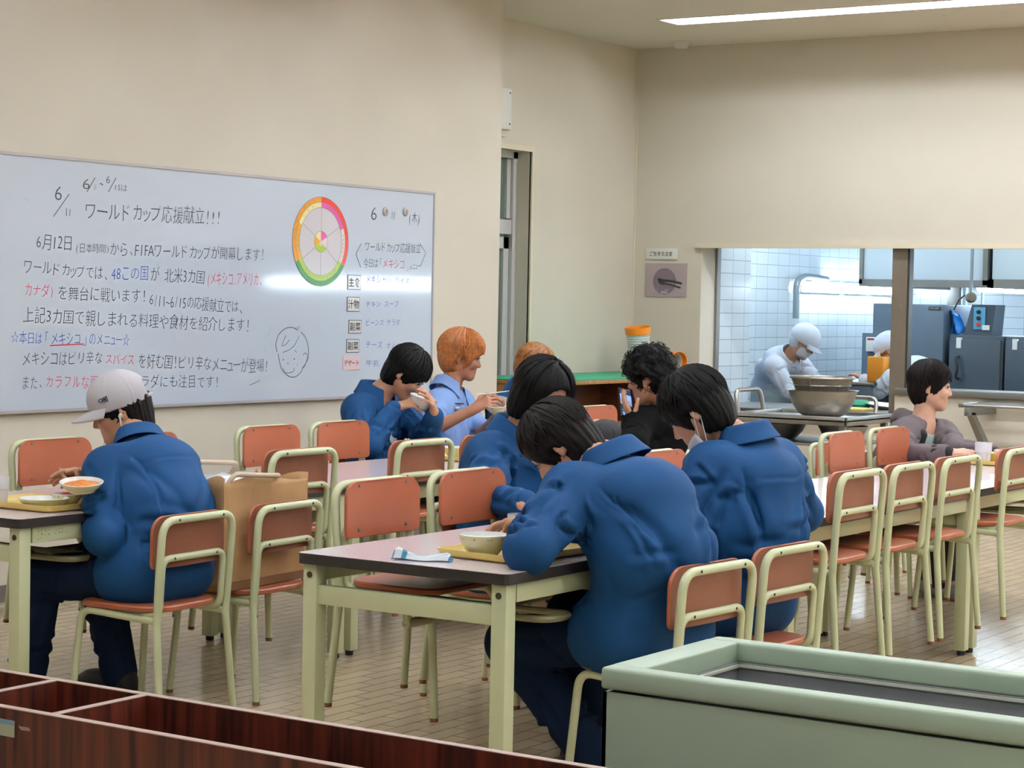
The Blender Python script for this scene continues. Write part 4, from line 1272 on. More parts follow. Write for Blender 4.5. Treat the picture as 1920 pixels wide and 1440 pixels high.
class Solid:
    def __init__(self):
        self.p = []

    def cone(self, a, b, ra, rb=None, k=0.02, op=1):
        self.p.append(('c', V3(a), V3(b), ra, ra if rb is None else rb, k, op))
        return self

    def ell(self, c, r, axes=None, k=0.02, op=1):
        self.p.append(('e', V3(c), V3(r), np.eye(3) if axes is None else np.asarray(axes, float), None, k, op))
        return self

    def bounds(self):
        lo, hi = np.full(3, 1e9), np.full(3, -1e9)
        for q in self.p:
            if q[6] < 0:
                continue
            a, b = self._bb(q)
            lo, hi = np.minimum(lo, a), np.maximum(hi, b)
        return lo, hi

    def _bb(self, q):
        if q[0] == 'c':
            r = max(q[3], q[4])
            return np.minimum(q[1], q[2]) - r, np.maximum(q[1], q[2]) + r
        r = np.sqrt(((q[3].T * q[2]) ** 2).sum(1))
        return q[1] - r, q[1] + r

    def mesh(self, res):
        res = res * RES
        lo, hi = self.bounds()
        lo = lo - 3 * res - 0.03
        n = np.ceil((hi + 0.03 - lo) / res).astype(int) + 4
        D = np.full(n, 1.0, np.float32)
        ax = [lo[i] + res * np.arange(n[i]) for i in range(3)]
        for q in self.p:
            a, b = self._bb(q)
            m = q[5] * 1.5 + 3 * res
            s = [slice(max(0, int((a[i] - m - lo[i]) / res)), max(0, min(n[i], int((b[i] + m - lo[i]) / res) + 2))) for i in range(3)]
            X = ax[0][s[0]][:, None, None]
            Y = ax[1][s[1]][None, :, None]
            Z = ax[2][s[2]][None, None, :]
            if X.size == 0 or Y.size == 0 or Z.size == 0:
                continue
            if q[0] == 'c':
                A, B = q[1], q[2]
                d = B - A
                L2 = max(1e-9, d @ d)
                h = np.clip(((X - A[0]) * d[0] + (Y - A[1]) * d[1] + (Z - A[2]) * d[2]) / L2, 0, 1)
                dist = np.sqrt((X - A[0] - h * d[0]) ** 2 + (Y - A[1] - h * d[1]) ** 2 + (Z - A[2] - h * d[2]) ** 2) - (q[3] + (q[4] - q[3]) * h)
            else:
                C_, r, R = q[1], q[2], q[3]
                l = [(X - C_[0]) * R[j][0] + (Y - C_[1]) * R[j][1] + (Z - C_[2]) * R[j][2] for j in range(3)]
                k0 = np.sqrt(sum((l[j] / r[j]) ** 2 for j in range(3)))
                k1 = np.sqrt(sum((l[j] / r[j] ** 2) ** 2 for j in range(3))) + 1e-6
                dist = k0 * (k0 - 1) / k1
            S = D[s[0], s[1], s[2]]
            k = max(q[5], 1e-4)
            if q[6] > 0:
                h = np.clip(0.5 + 0.5 * (S - dist) / k, 0, 1)
                D[s[0], s[1], s[2]] = S + (dist - S) * h - k * h * (1 - h)
            else:
                h = np.clip(0.5 - 0.5 * (S + dist) / k, 0, 1)
                D[s[0], s[1], s[2]] = S + (-dist - S) * h + k * h * (1 - h)
        return surface(D, lo, res)


def surface(D, lo, res):
    """surface nets"""
    neg = D < 0
    c = np.zeros([x - 1 for x in D.shape], np.int8)
    for dx in (0, 1):
        for dy in (0, 1):
            for dz in (0, 1):
                c += neg[dx:D.shape[0] - 1 + dx, dy:D.shape[1] - 1 + dy, dz:D.shape[2] - 1 + dz]
    act = np.argwhere((c > 0) & (c < 8))
    idx = np.full(c.shape, -1, np.int32)
    idx[act[:, 0], act[:, 1], act[:, 2]] = np.arange(len(act))
    corner = {}
    for dx in (0, 1):
        for dy in (0, 1):
            for dz in (0, 1):
                corner[dx, dy, dz] = D[act[:, 0] + dx, act[:, 1] + dy, act[:, 2] + dz]
    pos = np.zeros((len(act), 3))
    cnt = np.zeros(len(act))
    for a in corner:
        for axis in range(3):
            if a[axis]:
                continue
            b = list(a)
            b[axis] = 1
            va, vb = corner[a], corner[tuple(b)]
            x = (va < 0) != (vb < 0)
            t = np.where(x, va / np.where(x, va - vb, 1), 0)
            pp = np.array(a, float)[None, :].repeat(len(act), 0)
            pp[:, axis] += t
            pos += pp * x[:, None]
            cnt += x
    verts = lo + res * (act + pos / np.maximum(cnt, 1)[:, None])
    quads = []
    for axis in range(3):
        u, w = [i for i in range(3) if i != axis]
        sl0 = [slice(1, -1)] * 3
        sl1 = [slice(1, -1)] * 3
        sl0[axis] = slice(0, -1)
        sl1[axis] = slice(1, None)
        e = np.argwhere(neg[tuple(sl0)] != neg[tuple(sl1)])
        off = np.array([1, 1, 1])
        off[axis] = 0
        e = e + off
        inside = neg[e[:, 0], e[:, 1], e[:, 2]]
        q = []
        for du, dw in ((0, 0), (1, 0), (1, 1), (0, 1)):
            g = e.copy()
            g[:, u] -= du
            g[:, w] -= dw
            q.append(idx[g[:, 0], g[:, 1], g[:, 2]])
        q = np.stack(q, 1)
        flip = inside if axis != 1 else ~inside
        q[flip] = q[flip][:, ::-1]
        quads.append(q)
    quads = np.concatenate(quads)
    quads = quads[(quads >= 0).all(1)]
    return verts, quads


def vnormals(v, q):
    fn = np.cross(v[q[:, 2]] - v[q[:, 0]], v[q[:, 3]] - v[q[:, 1]])
    n = np.zeros_like(v)
    for k in range(4):
        np.add.at(n, q[:, k], fn)
    return n / np.maximum(np.linalg.norm(n, axis=1), 1e-9)[:, None]


def relax(v, q, it=1, w=0.5):
    for _ in range(it):
        s = np.zeros_like(v)
        c = np.zeros(len(v))
        for k in range(4):
            a, b = q[:, k], q[:, (k + 1) % 4]
            np.add.at(s, a, v[b])
            np.add.at(c, a, 1)
            np.add.at(s, b, v[a])
            np.add.at(c, b, 1)
        v = v * (1 - w) + w * s / np.maximum(c, 1)[:, None]
    return v


def mesh_obj(name, v, q, material, parent=None, origin=None, extra=None):
    v = np.asarray(v)
    if origin is not None:
        v = v - origin
    me = bpy.data.meshes.new(name)
    me.vertices.add(len(v))
    me.vertices.foreach_set('co', v.astype(np.float32).ravel())
    me.loops.add(len(q) * 4)
    me.loops.foreach_set('vertex_index', q.astype(np.int32).ravel())
    me.polygons.add(len(q))
    me.polygons.foreach_set('loop_start', np.arange(0, len(q) * 4, 4, dtype=np.int32))
    me.polygons.foreach_set('use_smooth', np.ones(len(q), bool))
    me.update(calc_edges=True)
    me.validate()
    me.materials.append(MATS[material])
    o = bpy.data.objects.new(name, me)
    COL.objects.link(o)
    if parent is not None:
        o.parent = parent
    return o


def folds(v, q, axis_u, axis_w, axis_s, amp, freq=9.0, stretch=0.3, seed=0.0):
    """cloth folds: narrow ridges from warped noise, drawn out along axis_s, in two crossing directions"""
    n = vnormals(v, q)
    d = np.zeros(len(v))
    for k, (tilt, fq, w) in enumerate(((0.35, freq, 1.0), (-0.5, freq * 1.35, 0.7), (0.1, freq * 2.6, 0.28))):
        s = axis_s * math.cos(tilt) + axis_u * math.sin(tilt)
        u = axis_u * math.cos(tilt) - axis_s * math.sin(tilt)
        p = np.stack([v @ u * fq, v @ axis_w * fq * 0.8, v @ s * fq * stretch], 1) + seed + 7.7 * k
        wp = p * 0.45
        p = p + 1.1 * (np.stack([vnoise(wp + 3.1), vnoise(wp + 9.2), vnoise(wp + 15.8)], 1) - 0.5)
        r = 1 - np.abs(2 * vnoise(p) - 1)
        mask = np.clip(vnoise(p * 0.37 + 21.0) * 2.2 - 0.55, 0, 1)
        d += w * mask * (np.clip(r, 0, 1) ** 3.2 - 0.22)
    return v + n * (amp * d)[:, None]


def crease(v, n, p0, p1, w, amp, bow=None):
    """one cloth crease along a line: a ridge with a valley on one side, tapering at both ends"""
    p0, p1 = V3(p0), V3(p1)
    d = p1 - p0
    L = np.linalg.norm(d)
    if L < 1e-6:
        return np.zeros(len(v))
    d = d / L
    near = np.abs(v - (p0 + p1) / 2).max(1) < L / 2 + 0.09
    out = np.zeros(len(v))
    vv, nn = v[near], n[near]
    s = (vv - p0) @ d
    t = np.clip(s / L, 0, 1)
    q = vv - p0 - s[:, None] * d
    if bow is not None:
        q = q - (4 * t * (1 - t))[:, None] * V3(bow)
    side = np.cross(nn, d)
    x = (q * side).sum(1)
    dep = np.abs((q * nn).sum(1))
    taper = np.clip(np.sin(PI * np.clip((s / L + 0.08) / 1.16, 0, 1)), 0, 1) ** 0.7
    taper = taper * np.clip(2.2 - dep / 0.035, 0, 1) * ((s > -0.08 * L) & (s < 1.08 * L))
    out[near] = amp * taper * (np.exp(-(x / w) ** 2) - 0.55 * np.exp(-((x - 1.7 * w) / (1.1 * w)) ** 2))
    return out


def sleeve_creases(v, q, a, b, r, rng, count=9, amp=0.008):
    """slanting creases wound part of the way round a sleeve from a to b, dense at the joint b"""
    n = vnormals(v, q)
    d = unit(b - a)
    L = np.linalg.norm(b - a)
    x = unit(np.cross(d, [0.31, 0.22, 0.93]))
    y = np.cross(d, x)
    disp = np.zeros(len(v))
    for k in range(count):
        s = L * (1 - abs(rng.normal(0, 0.33))) if k % 3 else L * rng.uniform(0.12, 0.7)
        s = min(max(s, 0.05 * L), 1.05 * L)
        th = rng.uniform(0, 2 * PI)
        sw = rng.uniform(0.7, 1.3)
        sl = rng.uniform(-0.05, 0.05)
        pts = [a + d * (s + sl * u) + (x * math.cos(th + sw * u) + y * math.sin(th + sw * u)) * r for u in (-0.5, 0.5)]
        mid_ = a + d * s + (x * math.cos(th) + y * math.sin(th)) * r
        disp += crease(v, n, pts[0], pts[1], rng.uniform(0.008, 0.014), amp * rng.uniform(0.6, 1.1), mid_ - (pts[0] + pts[1]) / 2)
    for k in range(3):
        th = rng.uniform(0, 2 * PI)
        e = x * math.cos(th) + y * math.sin(th)
        e2 = x * math.cos(th + 0.5) + y * math.sin(th + 0.5)
        disp += crease(v, n, a + d * L * 0.1 + e * r, a + d * L * 0.9 + e2 * r, 0.014, amp * 0.7)
    return v + n * disp[:, None]


def torso_creases(v, q, c, rng, amp=0.010):
    L, back, spine, pel, mid, ch, nb, g = (c[k] for k in ('L', 'back', 'spine', 'pel', 'mid', 'ch', 'nb', 'g'))
    n = vnormals(v, q)
    disp = np.zeros(len(v))
    for face in (1, -1):
        bk = back * 0.125 * face
        for sg in (-1, 1):
            sh = g['shL'] if sg > 0 else g['shR']
            for k in range(4):
                p0 = sh - spine * rng.uniform(0.0, 0.10) - L * sg * rng.uniform(0.0, 0.05) + bk * 0.8
                p1 = mid + L * sg * rng.uniform(0.0, 0.14) + spine * rng.uniform(-0.16, 0.0) + bk * 1.06
                disp += crease(v, n, p0, p1, rng.uniform(0.012, 0.024), amp * rng.uniform(0.35, 0.8), back * face * 0.02)
            for k in range(3):
                z = rng.uniform(-0.16, 0.06)
                p0 = mid + spine * z + L * sg * 0.165 + bk * rng.uniform(0.1, 0.6)
                p1 = mid + spine * (z + rng.uniform(-0.11, 0.03)) + L * sg * rng.uniform(-0.02, 0.05) + bk * 1.05
                disp += crease(v, n, p0, p1, rng.uniform(0.011, 0.018), amp * rng.uniform(0.4, 0.8), back * face * 0.03)
    v = v + n * disp[:, None]
    n = vnormals(v, q)
    p = v * 7
    return v + n * (0.004 * (vnoise(p + 3.3) - 0.5) + 0.003 * (vnoise(p * 2.3) - 0.5))[:, None]


# ------------------------------------------------------------------ people
mat('skin', '#b58468', 0.5, sss=0.08, noise=(30, 0.06))
mat('skin_tan', '#a87358', 0.5, sss=0.08, noise=(30, 0.06))
mat('skin_fair', '#c69a84', 0.5, sss=0.08, noise=(30, 0.06))
mat('lip', '#a0594f', 0.5)
mat('eye_white', '#b5aca4', 0.45)
mat('eye_dark', '#17110e', 0.2)
mat('hair_black', '#0b0908', 0.52, spec=0.15)
mat('hair_brown', '#17110f', 0.55, spec=0.14)
mat('hair_orange', '#a8622a', 0.5, noise=(60, 0.35))
mat('hair_blond', '#8f5a28', 0.5, noise=(60, 0.4))
mat('jacket_blue', '#0e4170', 0.75, noise=(3, 0.08), bump=(700, 0.12, 0.0004), spec=0.25)
mat('trousers_navy', '#0f2039', 0.85, spec=0.15, noise=(3, 0.12), bump=(600, 0.12, 0.0004))
mat('shirt_light_blue', '#7d9bd0', 0.75, noise=(4, 0.06), bump=(700, 0.1, 0.0004))
mat('tee_white', '#c9c7c4', 0.8)
mat('tee_black', '#0b0b0c', 0.9, spec=0.12, noise=(4, 0.1))
mat('tee_green', '#9fb0a9', 0.8)
mat('hoodie_grey', '#5a5053', 0.9, bump=(500, 0.15, 0.0004))
mat('hoodie_black', '#1e1c1e', 0.9)
mat('cap_grey', '#b4b0b4', 0.75, bump=(600, 0.1, 0.0004))
mat('white_cloth', '#c6ccd8', 0.75, bump=(500, 0.1, 0.0004))
mat('apron_clear', '#b4c2c2', 0.35)
mat('mask_white', '#c8cbd2', 0.7)
mat('emblem_navy', '#23263c', 0.6)
mat('shoe_black', '#1b1a1c', 0.6)
mat('shoe_grey', '#8d8a88', 0.6)
mat('shoe_white', '#d5d3cc', 0.5)
mat('dark_trousers', '#1c1c22', 0.85)
mat('strap_black', '#0f0f12', 0.6)


def head_axes(hf, tilt=0.0, up=(0, 0, 1)):
    f = unit(hf)
    r = unit(np.cross(f, np.array(up, float)))
    u = np.cross(r, f)
    c, s = math.cos(tilt), math.sin(tilt)
    return np.array([c * r + s * u, f, c * u - s * r])     # rows: right, forward, up


def add_head(S, H, A, neck):
    w = lambda x, y, z: H + x * A[0] + y * A[1] + z * A[2]
    S.cone(neck, w(0, -0.02, -0.045), 0.060, 0.052, 0.03)
    S.ell(w(0, -0.012, 0.028), (0.074, 0.094, 0.087), A, 0.02)
    S.ell(w(0, 0.022, -0.030), (0.060, 0.066, 0.085), A, 0.02)
    S.cone(w(0.042, -0.005, -0.055), w(0.012, 0.060, -0.098), 0.022, 0.018, 0.025)
    S.cone(w(-0.042, -0.005, -0.055), w(-0.012, 0.060, -0.098), 0.022, 0.018, 0.025)
    S.cone(w(0, 0.062, -0.096), w(0, 0.066, -0.092), 0.016, 0.016, 0.02)
    S.cone(w(0.034, 0.068, -0.025), w(0.034, 0.066, -0.03), 0.020, 0.018, 0.02)
    S.cone(w(-0.034, 0.068, -0.025), w(-0.034, 0.066, -0.03), 0.020, 0.018, 0.02)
    S.cone(w(-0.03, 0.075, 0.024), w(0.03, 0.075, 0.024), 0.012, 0.012, 0.015)
    for s in (-1, 1):
        S.ell(w(s * 0.031, 0.094, 0.004), (0.015, 0.012, 0.009), A, 0.012, -1)
    S.cone(w(0, 0.082, 0.008), w(0, 0.099, -0.030), 0.007, 0.010, 0.012)
    for s in (-1, 1):
        S.cone(w(s * 0.011, 0.090, -0.034), w(s * 0.009, 0.094, -0.033), 0.007, 0.007, 0.008)
    S.cone(w(-0.016, 0.080, -0.058), w(0.016, 0.080, -0.058), 0.0075, 0.0075, 0.008)
    S.cone(w(-0.013, 0.079, -0.070), w(0.013, 0.079, -0.070), 0.0085, 0.0085, 0.008)
    S.cone(w(-0.02, 0.092, -0.064), w(0.02, 0.092, -0.064), 0.0035, 0.0035, 0.006, -1)
    for s in (-1, 1):
        e = np.array([A[0] * 0.94 - s * A[1] * 0.34, A[1] * 0.94 + s * A[0] * 0.34, A[2]])
        S.ell(w(s * 0.080, -0.012, -0.004), (0.0075, 0.019, 0.032), e, 0.006)
        S.ell(w(s * 0.089, -0.009, -0.002), (0.006, 0.010, 0.019), e, 0.006, -1)
        S.cone(w(s * 0.076, -0.004, -0.030), w(s * 0.076, -0.002, -0.026), 0.008, 0.007, 0.006)


def add_hand(S, W, d, n, left, curl=(0.5, 0.5, 0.5, 0.5), thumb=0.4, spread=0.05, sc=1.0, thumb_out=0.75):
    """palm and five fingers; d = towards the fingertips, n = the way the palm faces"""
    d, n = unit(d), np.asarray(n, float)
    n = unit(n - d * (n @ d))
    t = np.cross(n, d) * (1 if left else -1)
    W = V3(W)
    offs = (0.028, 0.0095, -0.009, -0.026)
    base = (0.082, 0.086, 0.082, 0.073)
    segs = ((0.041, 0.025, 0.020), (0.046, 0.028, 0.021), (0.042, 0.026, 0.020), (0.033, 0.019, 0.018))
    rad = (0.0088, 0.0090, 0.0086, 0.0078)
    S.cone(W - d * 0.02, W + d * 0.02, 0.025, 0.024, 0.015)
    for o, b, sg, r, c in zip(offs, base, segs, rad, curl):
        k = W + (d * b + t * o) * sc
        S.cone(W + (d * 0.015 + t * o * 0.55) * sc, k, 0.0135, 0.0112, 0.012)
        p = k
        fd = unit(d + t * (o * spread / 0.028))
        for i, L in enumerate(sg):
            ang = c * (0.75, 1.0, 0.7)[i]
            fd = unit(fd * math.cos(ang) + n * math.sin(ang) - fd * 0)
            nn = unit(n - fd * (n @ fd))
            e = p + fd * L * sc
            S.cone(p, e, r * (1 - 0.07 * i), r * (1 - 0.07 * (i + 1)), 0.003)
            p = e
            n_loc = nn
            # keep bending in the same plane
            n = n
        del n_loc
    b = W + (d * 0.028 + t * 0.024) * sc
    td = unit(d * 0.6 + t * thumb_out + n * 0.35)
    S.cone(W + (d * 0.01 + t * 0.01), b, 0.016, 0.0145, 0.012)
    p = b
    for i, (L, r) in enumerate(((0.038, 0.0125), (0.030, 0.0102), (0.025, 0.0092))):
        e = p + td * L * sc
        S.cone(p, e, r, r * 0.93, 0.004)
        p = e
        td = unit(td + (n * 0.5 + d * 0.55 - t * 0.45) * thumb)


def collar(parent, org, nbp, up, f, L, r, h, material, flap=0.066, gap=0.5, sx=1.12, drop=0.0, point=0.02, lift=0.0):
    """stand-and-fall shirt collar around the neck"""
    up = unit(up)
    nbp = nbp + up * lift
    f = unit(f - up * (f @ up))
    L = unit(np.cross(up, f))
    nu, prof = 48, [(0.0, 0.0), (-0.002, 0.5), (0.001, 0.95), (0.005, 1.0), (0.011, 0.97), (0.017, 0.75), (0.024, 0.35), (0.032, 0.0)]
    vs, fs = [], []
    for i in range(nu + 1):
        a = gap + (2 * PI - 2 * gap) * i / nu
        front = max(0.0, math.cos(a))
        end = max(0.0, 1 - min(i, nu - i) / 5)
        side = math.cos(a) * f + math.sin(a) * L * sx
        for j, (dr, t) in enumerate(prof):
            rr = r + dr
            z = t * h
            if j >= 5:
                rr += 0.004 * math.sin(3 * a + 1) * (j - 4) / 3
            if j == 7:
                z = h - flap - point * (front ** 2 + end)
                rr += 0.010 + 0.008 * end
            if j == 6:
                z = h - flap * 0.6 - point * 0.5 * (front ** 2 + end)
                rr += 0.002
            z -= 0.04 * front
            vs.append(nbp + side * rr + up * z - org)
    n = len(prof)
    for i in range(nu):
        for j in range(n - 1):
            fs.append((i * n + j, i * n + j + 1, (i + 1) * n + j + 1, (i + 1) * n + j))
    o = MB().add([tuple(p) for p in vs], fs).build('collar', material, parent, smooth=60)
    s = o.modifiers.new('thickness', 'SOLIDIFY')
    s.thickness = 0.004
    ss = o.modifiers.new('smooth', 'SUBSURF')
    ss.levels = ss.render_levels = 1
    return o


def hair(parent, org, H, A, style, material, vol=1.0, fringe=0.0, n_locks=260, seed=1, nape=0.0, side=0.0, capped=False):
    """hair as a shaped mass with loose locks; style short, bowl, long or curly"""
    rng = np.random.RandomState(seed)
    S = Solid()
    I = np.eye(3)
    g = vol
    S.ell((0, -0.014, 0.032), (0.087 * g, 0.107 * g, 0.101 * g), I, 0.02)
    S.ell((0, -0.040, -0.015 - nape * 0.5), (0.080 * g, 0.074 * g, 0.085 + nape), I, 0.03)
    if style == 'long':
        for s in (-1, 1):
            S.ell((s * 0.062, -0.022, -0.02), (0.030, 0.048, 0.085), I, 0.03)
        S.ell((0, -0.04, -0.06), (0.078, 0.07, 0.08), I, 0.03)
    # face window
    S.ell((0, 0.098, -0.052 + fringe), (0.072, 0.080, 0.092), I, 0.012, -1)
    if style == 'long':
        S.ell((0.022, 0.095, 0.0), (0.062, 0.070, 0.078), I, 0.012, -1)
        S.ell((0.014, 0.105, 0.036), (0.052, 0.062, 0.058), I, 0.012, -1)
    if style != 'long':
        for s in (-1, 1):
            S.ell((s * 0.092, 0.012, -0.046 + side), (0.03, 0.036, 0.052), I, 0.012, -1)
    S.ell((0, 0.02, -0.16), (0.12, 0.10, 0.075), I, 0.02, -1)
    if capped:
        S.ell((0, -0.01, 0.115), (0.2, 0.2, 0.095), I, 0.004, -1)
        S.ell((0, -0.078, 0.05), (0.05, 0.03, 0.05), I, 0.01)
    v, q = S.mesh(0.0055)
    v = relax(v, q, 1)
    n = vnormals(v, q)
    c = np.array([0, -0.02, 0.11])
    rel_ = v - c
    az = np.arctan2(rel_[:, 0], rel_[:, 1])
    ln_ = np.linalg.norm(rel_, axis=1)
    if style == 'curly':
        d = 0.013 * (vnoise(v * 55 + seed) - 0.4) + 0.016 * (vnoise(v * 26 + seed) - 0.4)
    else:
        p = np.stack([np.cos(az) * 7, np.sin(az) * 7, ln_ * 9], 1)
        d = 0.006 * (vnoise(p * 1.3 + seed) - 0.5) + 0.005 * (vnoise(p * 3.1 + seed) - 0.5)
    v = v + n * d[:, None]
    w = H + v @ A
    o = mesh_obj('hair', w, q, material, parent, org)
    # locks lying on the mass
    m = MB()
    tree_v = v
    if style == 'curly':
        keep = v[(v[:, 2] > -0.07)]
        for i in range(n_locks):
            p = keep[rng.randint(len(keep))]
            nn = unit(p - np.array([0, -0.01, 0.02]))
            t1 = unit(np.cross(nn, rng.randn(3)))
            t2 = np.cross(nn, t1)
            R_ = rng.uniform(0.006, 0.013)
            ph = rng.uniform(0, 6)
            pts = [p + nn * (0.002 + 0.004 * k / 10 + R_ * 0.7 * math.sin(ph + k * 0.8)) + (t1 * math.cos(k * 0.7) + t2 * math.sin(k * 0.7)) * R_ for k in range(10)]
            m.tube([tuple(H + x @ A - org) for x in pts], 0.0013, 4, caps=False)
    else:
        for i in range(n_locks):
            a = rng.uniform(0, 2 * PI)
            if style == 'long' and math.cos(a) > 0.15 and math.sin(a) > -0.35:
                continue
            e0 = rng.uniform(0.05, 1.0)
            fr = math.cos(a)
            e1 = (1.15 if fr > 0.55 else 1.45 if fr > -0.3 else 2.1) + rng.uniform(-0.25, 0.22) - (fringe * 4 if fr > 0.55 else 0)
            if style in ('bowl', 'long') and fr > -0.3:
                e1 += 0.25
            if style == 'long' and fr <= 0.55:
                e1 += 0.35
            e0 = min(e0, e1 - 0.5)
            if capped:
                if fr > 0.3:
                    continue
                e0, e1 = max(1.9, e1 - 0.4), max(e1, 2.2)
            pts, rr = [], []
            lift = rng.uniform(0.001, 0.007)
            tw = rng.uniform(-0.35, 0.35)
            N = 7
            for k in range(N + 1):
                e = e0 + (e1 - e0) * k / N
                aa = a + tw * (k / N) ** 2
                x = math.sin(e) * math.sin(aa)
                y = math.sin(e) * math.cos(aa)
                z = math.cos(e)
                P_ = np.array([x * (0.086 * g + lift), -0.016 + y * (0.106 * g + lift), 0.032 + z * (0.100 * g + lift)])
                if e > 1.6:
                    P_ = np.array([P_[0] * (1 - 0.10 * (e - 1.6)), P_[1] * (1 - 0.12 * (e - 1.6)), P_[2] - 0.02 * (e - 1.6)])
                pts.append(tuple(H + P_ @ A - org))
                rr.append(0.0052 * (1 - (k / N) ** 2) * min(1, 0.35 + k / 2) + 0.0006)
            m.tube(pts, rr, 4, caps=False)
    m.build('hair_locks', material, o, smooth=60)
    return o


def eyes(parent, org, H, A, closed=True):
    for s in (-1, 1):
        c = H + s * 0.031 * A[0] + 0.0765 * A[1] + 0.003 * A[2]
        M_ = Matrix(((*A[0], 0), (*A[1], 0), (*A[2], 0), (0, 0, 0, 1))).transposed()
        M_.translation = Vector(tuple(c - org))
        e = MB().lathe([(0, -0.0105), (0.006, -0.0085), (0.0095, -0.0045), (0.0105, 0), (0.0095, 0.0045), (0.006, 0.0085), (0, 0.0105)], 14, M_).build('eye', 'eye_white', parent)
        lash = [H + s * x * A[0] + y * A[1] + z * A[2] - org for x, y, z in ((0.019, 0.0855, 0.004), (0.026, 0.0880, 0.0085), (0.034, 0.0875, 0.009), (0.043, 0.0815, 0.005))]
        MB().tube([tuple(x_) for x_ in lash], [0.0022, 0.0036, 0.0036, 0.0018], 6).build('eyelid', 'hair_black', parent)
        M2 = M_ @ T(0, 0.0088, -0.003 if closed else 0, rx=-PI / 2)
        MB().lathe([(0.005, 0), (0.004, 0.0016), (0, 0.002)], 12, M2).build('iris', 'eye_dark', e)
        b = [H + s * x * A[0] + y * A[1] + z * A[2] - org for x, y, z in ((0.014, 0.0885, 0.026), (0.03, 0.087, 0.032), (0.046, 0.076, 0.026))]
        MB().tube([tuple(x) for x in b], [0.003, 0.0034, 0.0016], 6).build('eyebrow', 'hair_black', parent)


def trunk_points(d, hunch):
    f = np.array([math.cos(math.radians(d['phi'])), math.sin(math.radians(d['phi'])), 0])
    L = np.array([-f[1], f[0], 0])
    pel, nb = V3(d['pelvis']), V3(d['nb'])
    spine = unit(nb - pel)
    back = unit(np.cross(L, spine))
    if back @ f > 0:
        back = -back
    mid = pel + (nb - pel) * 0.45 + back * hunch
    ch = pel + (nb - pel) * 0.76 + back * hunch * 0.85
    return f, L, pel, nb, spine, back, mid, ch


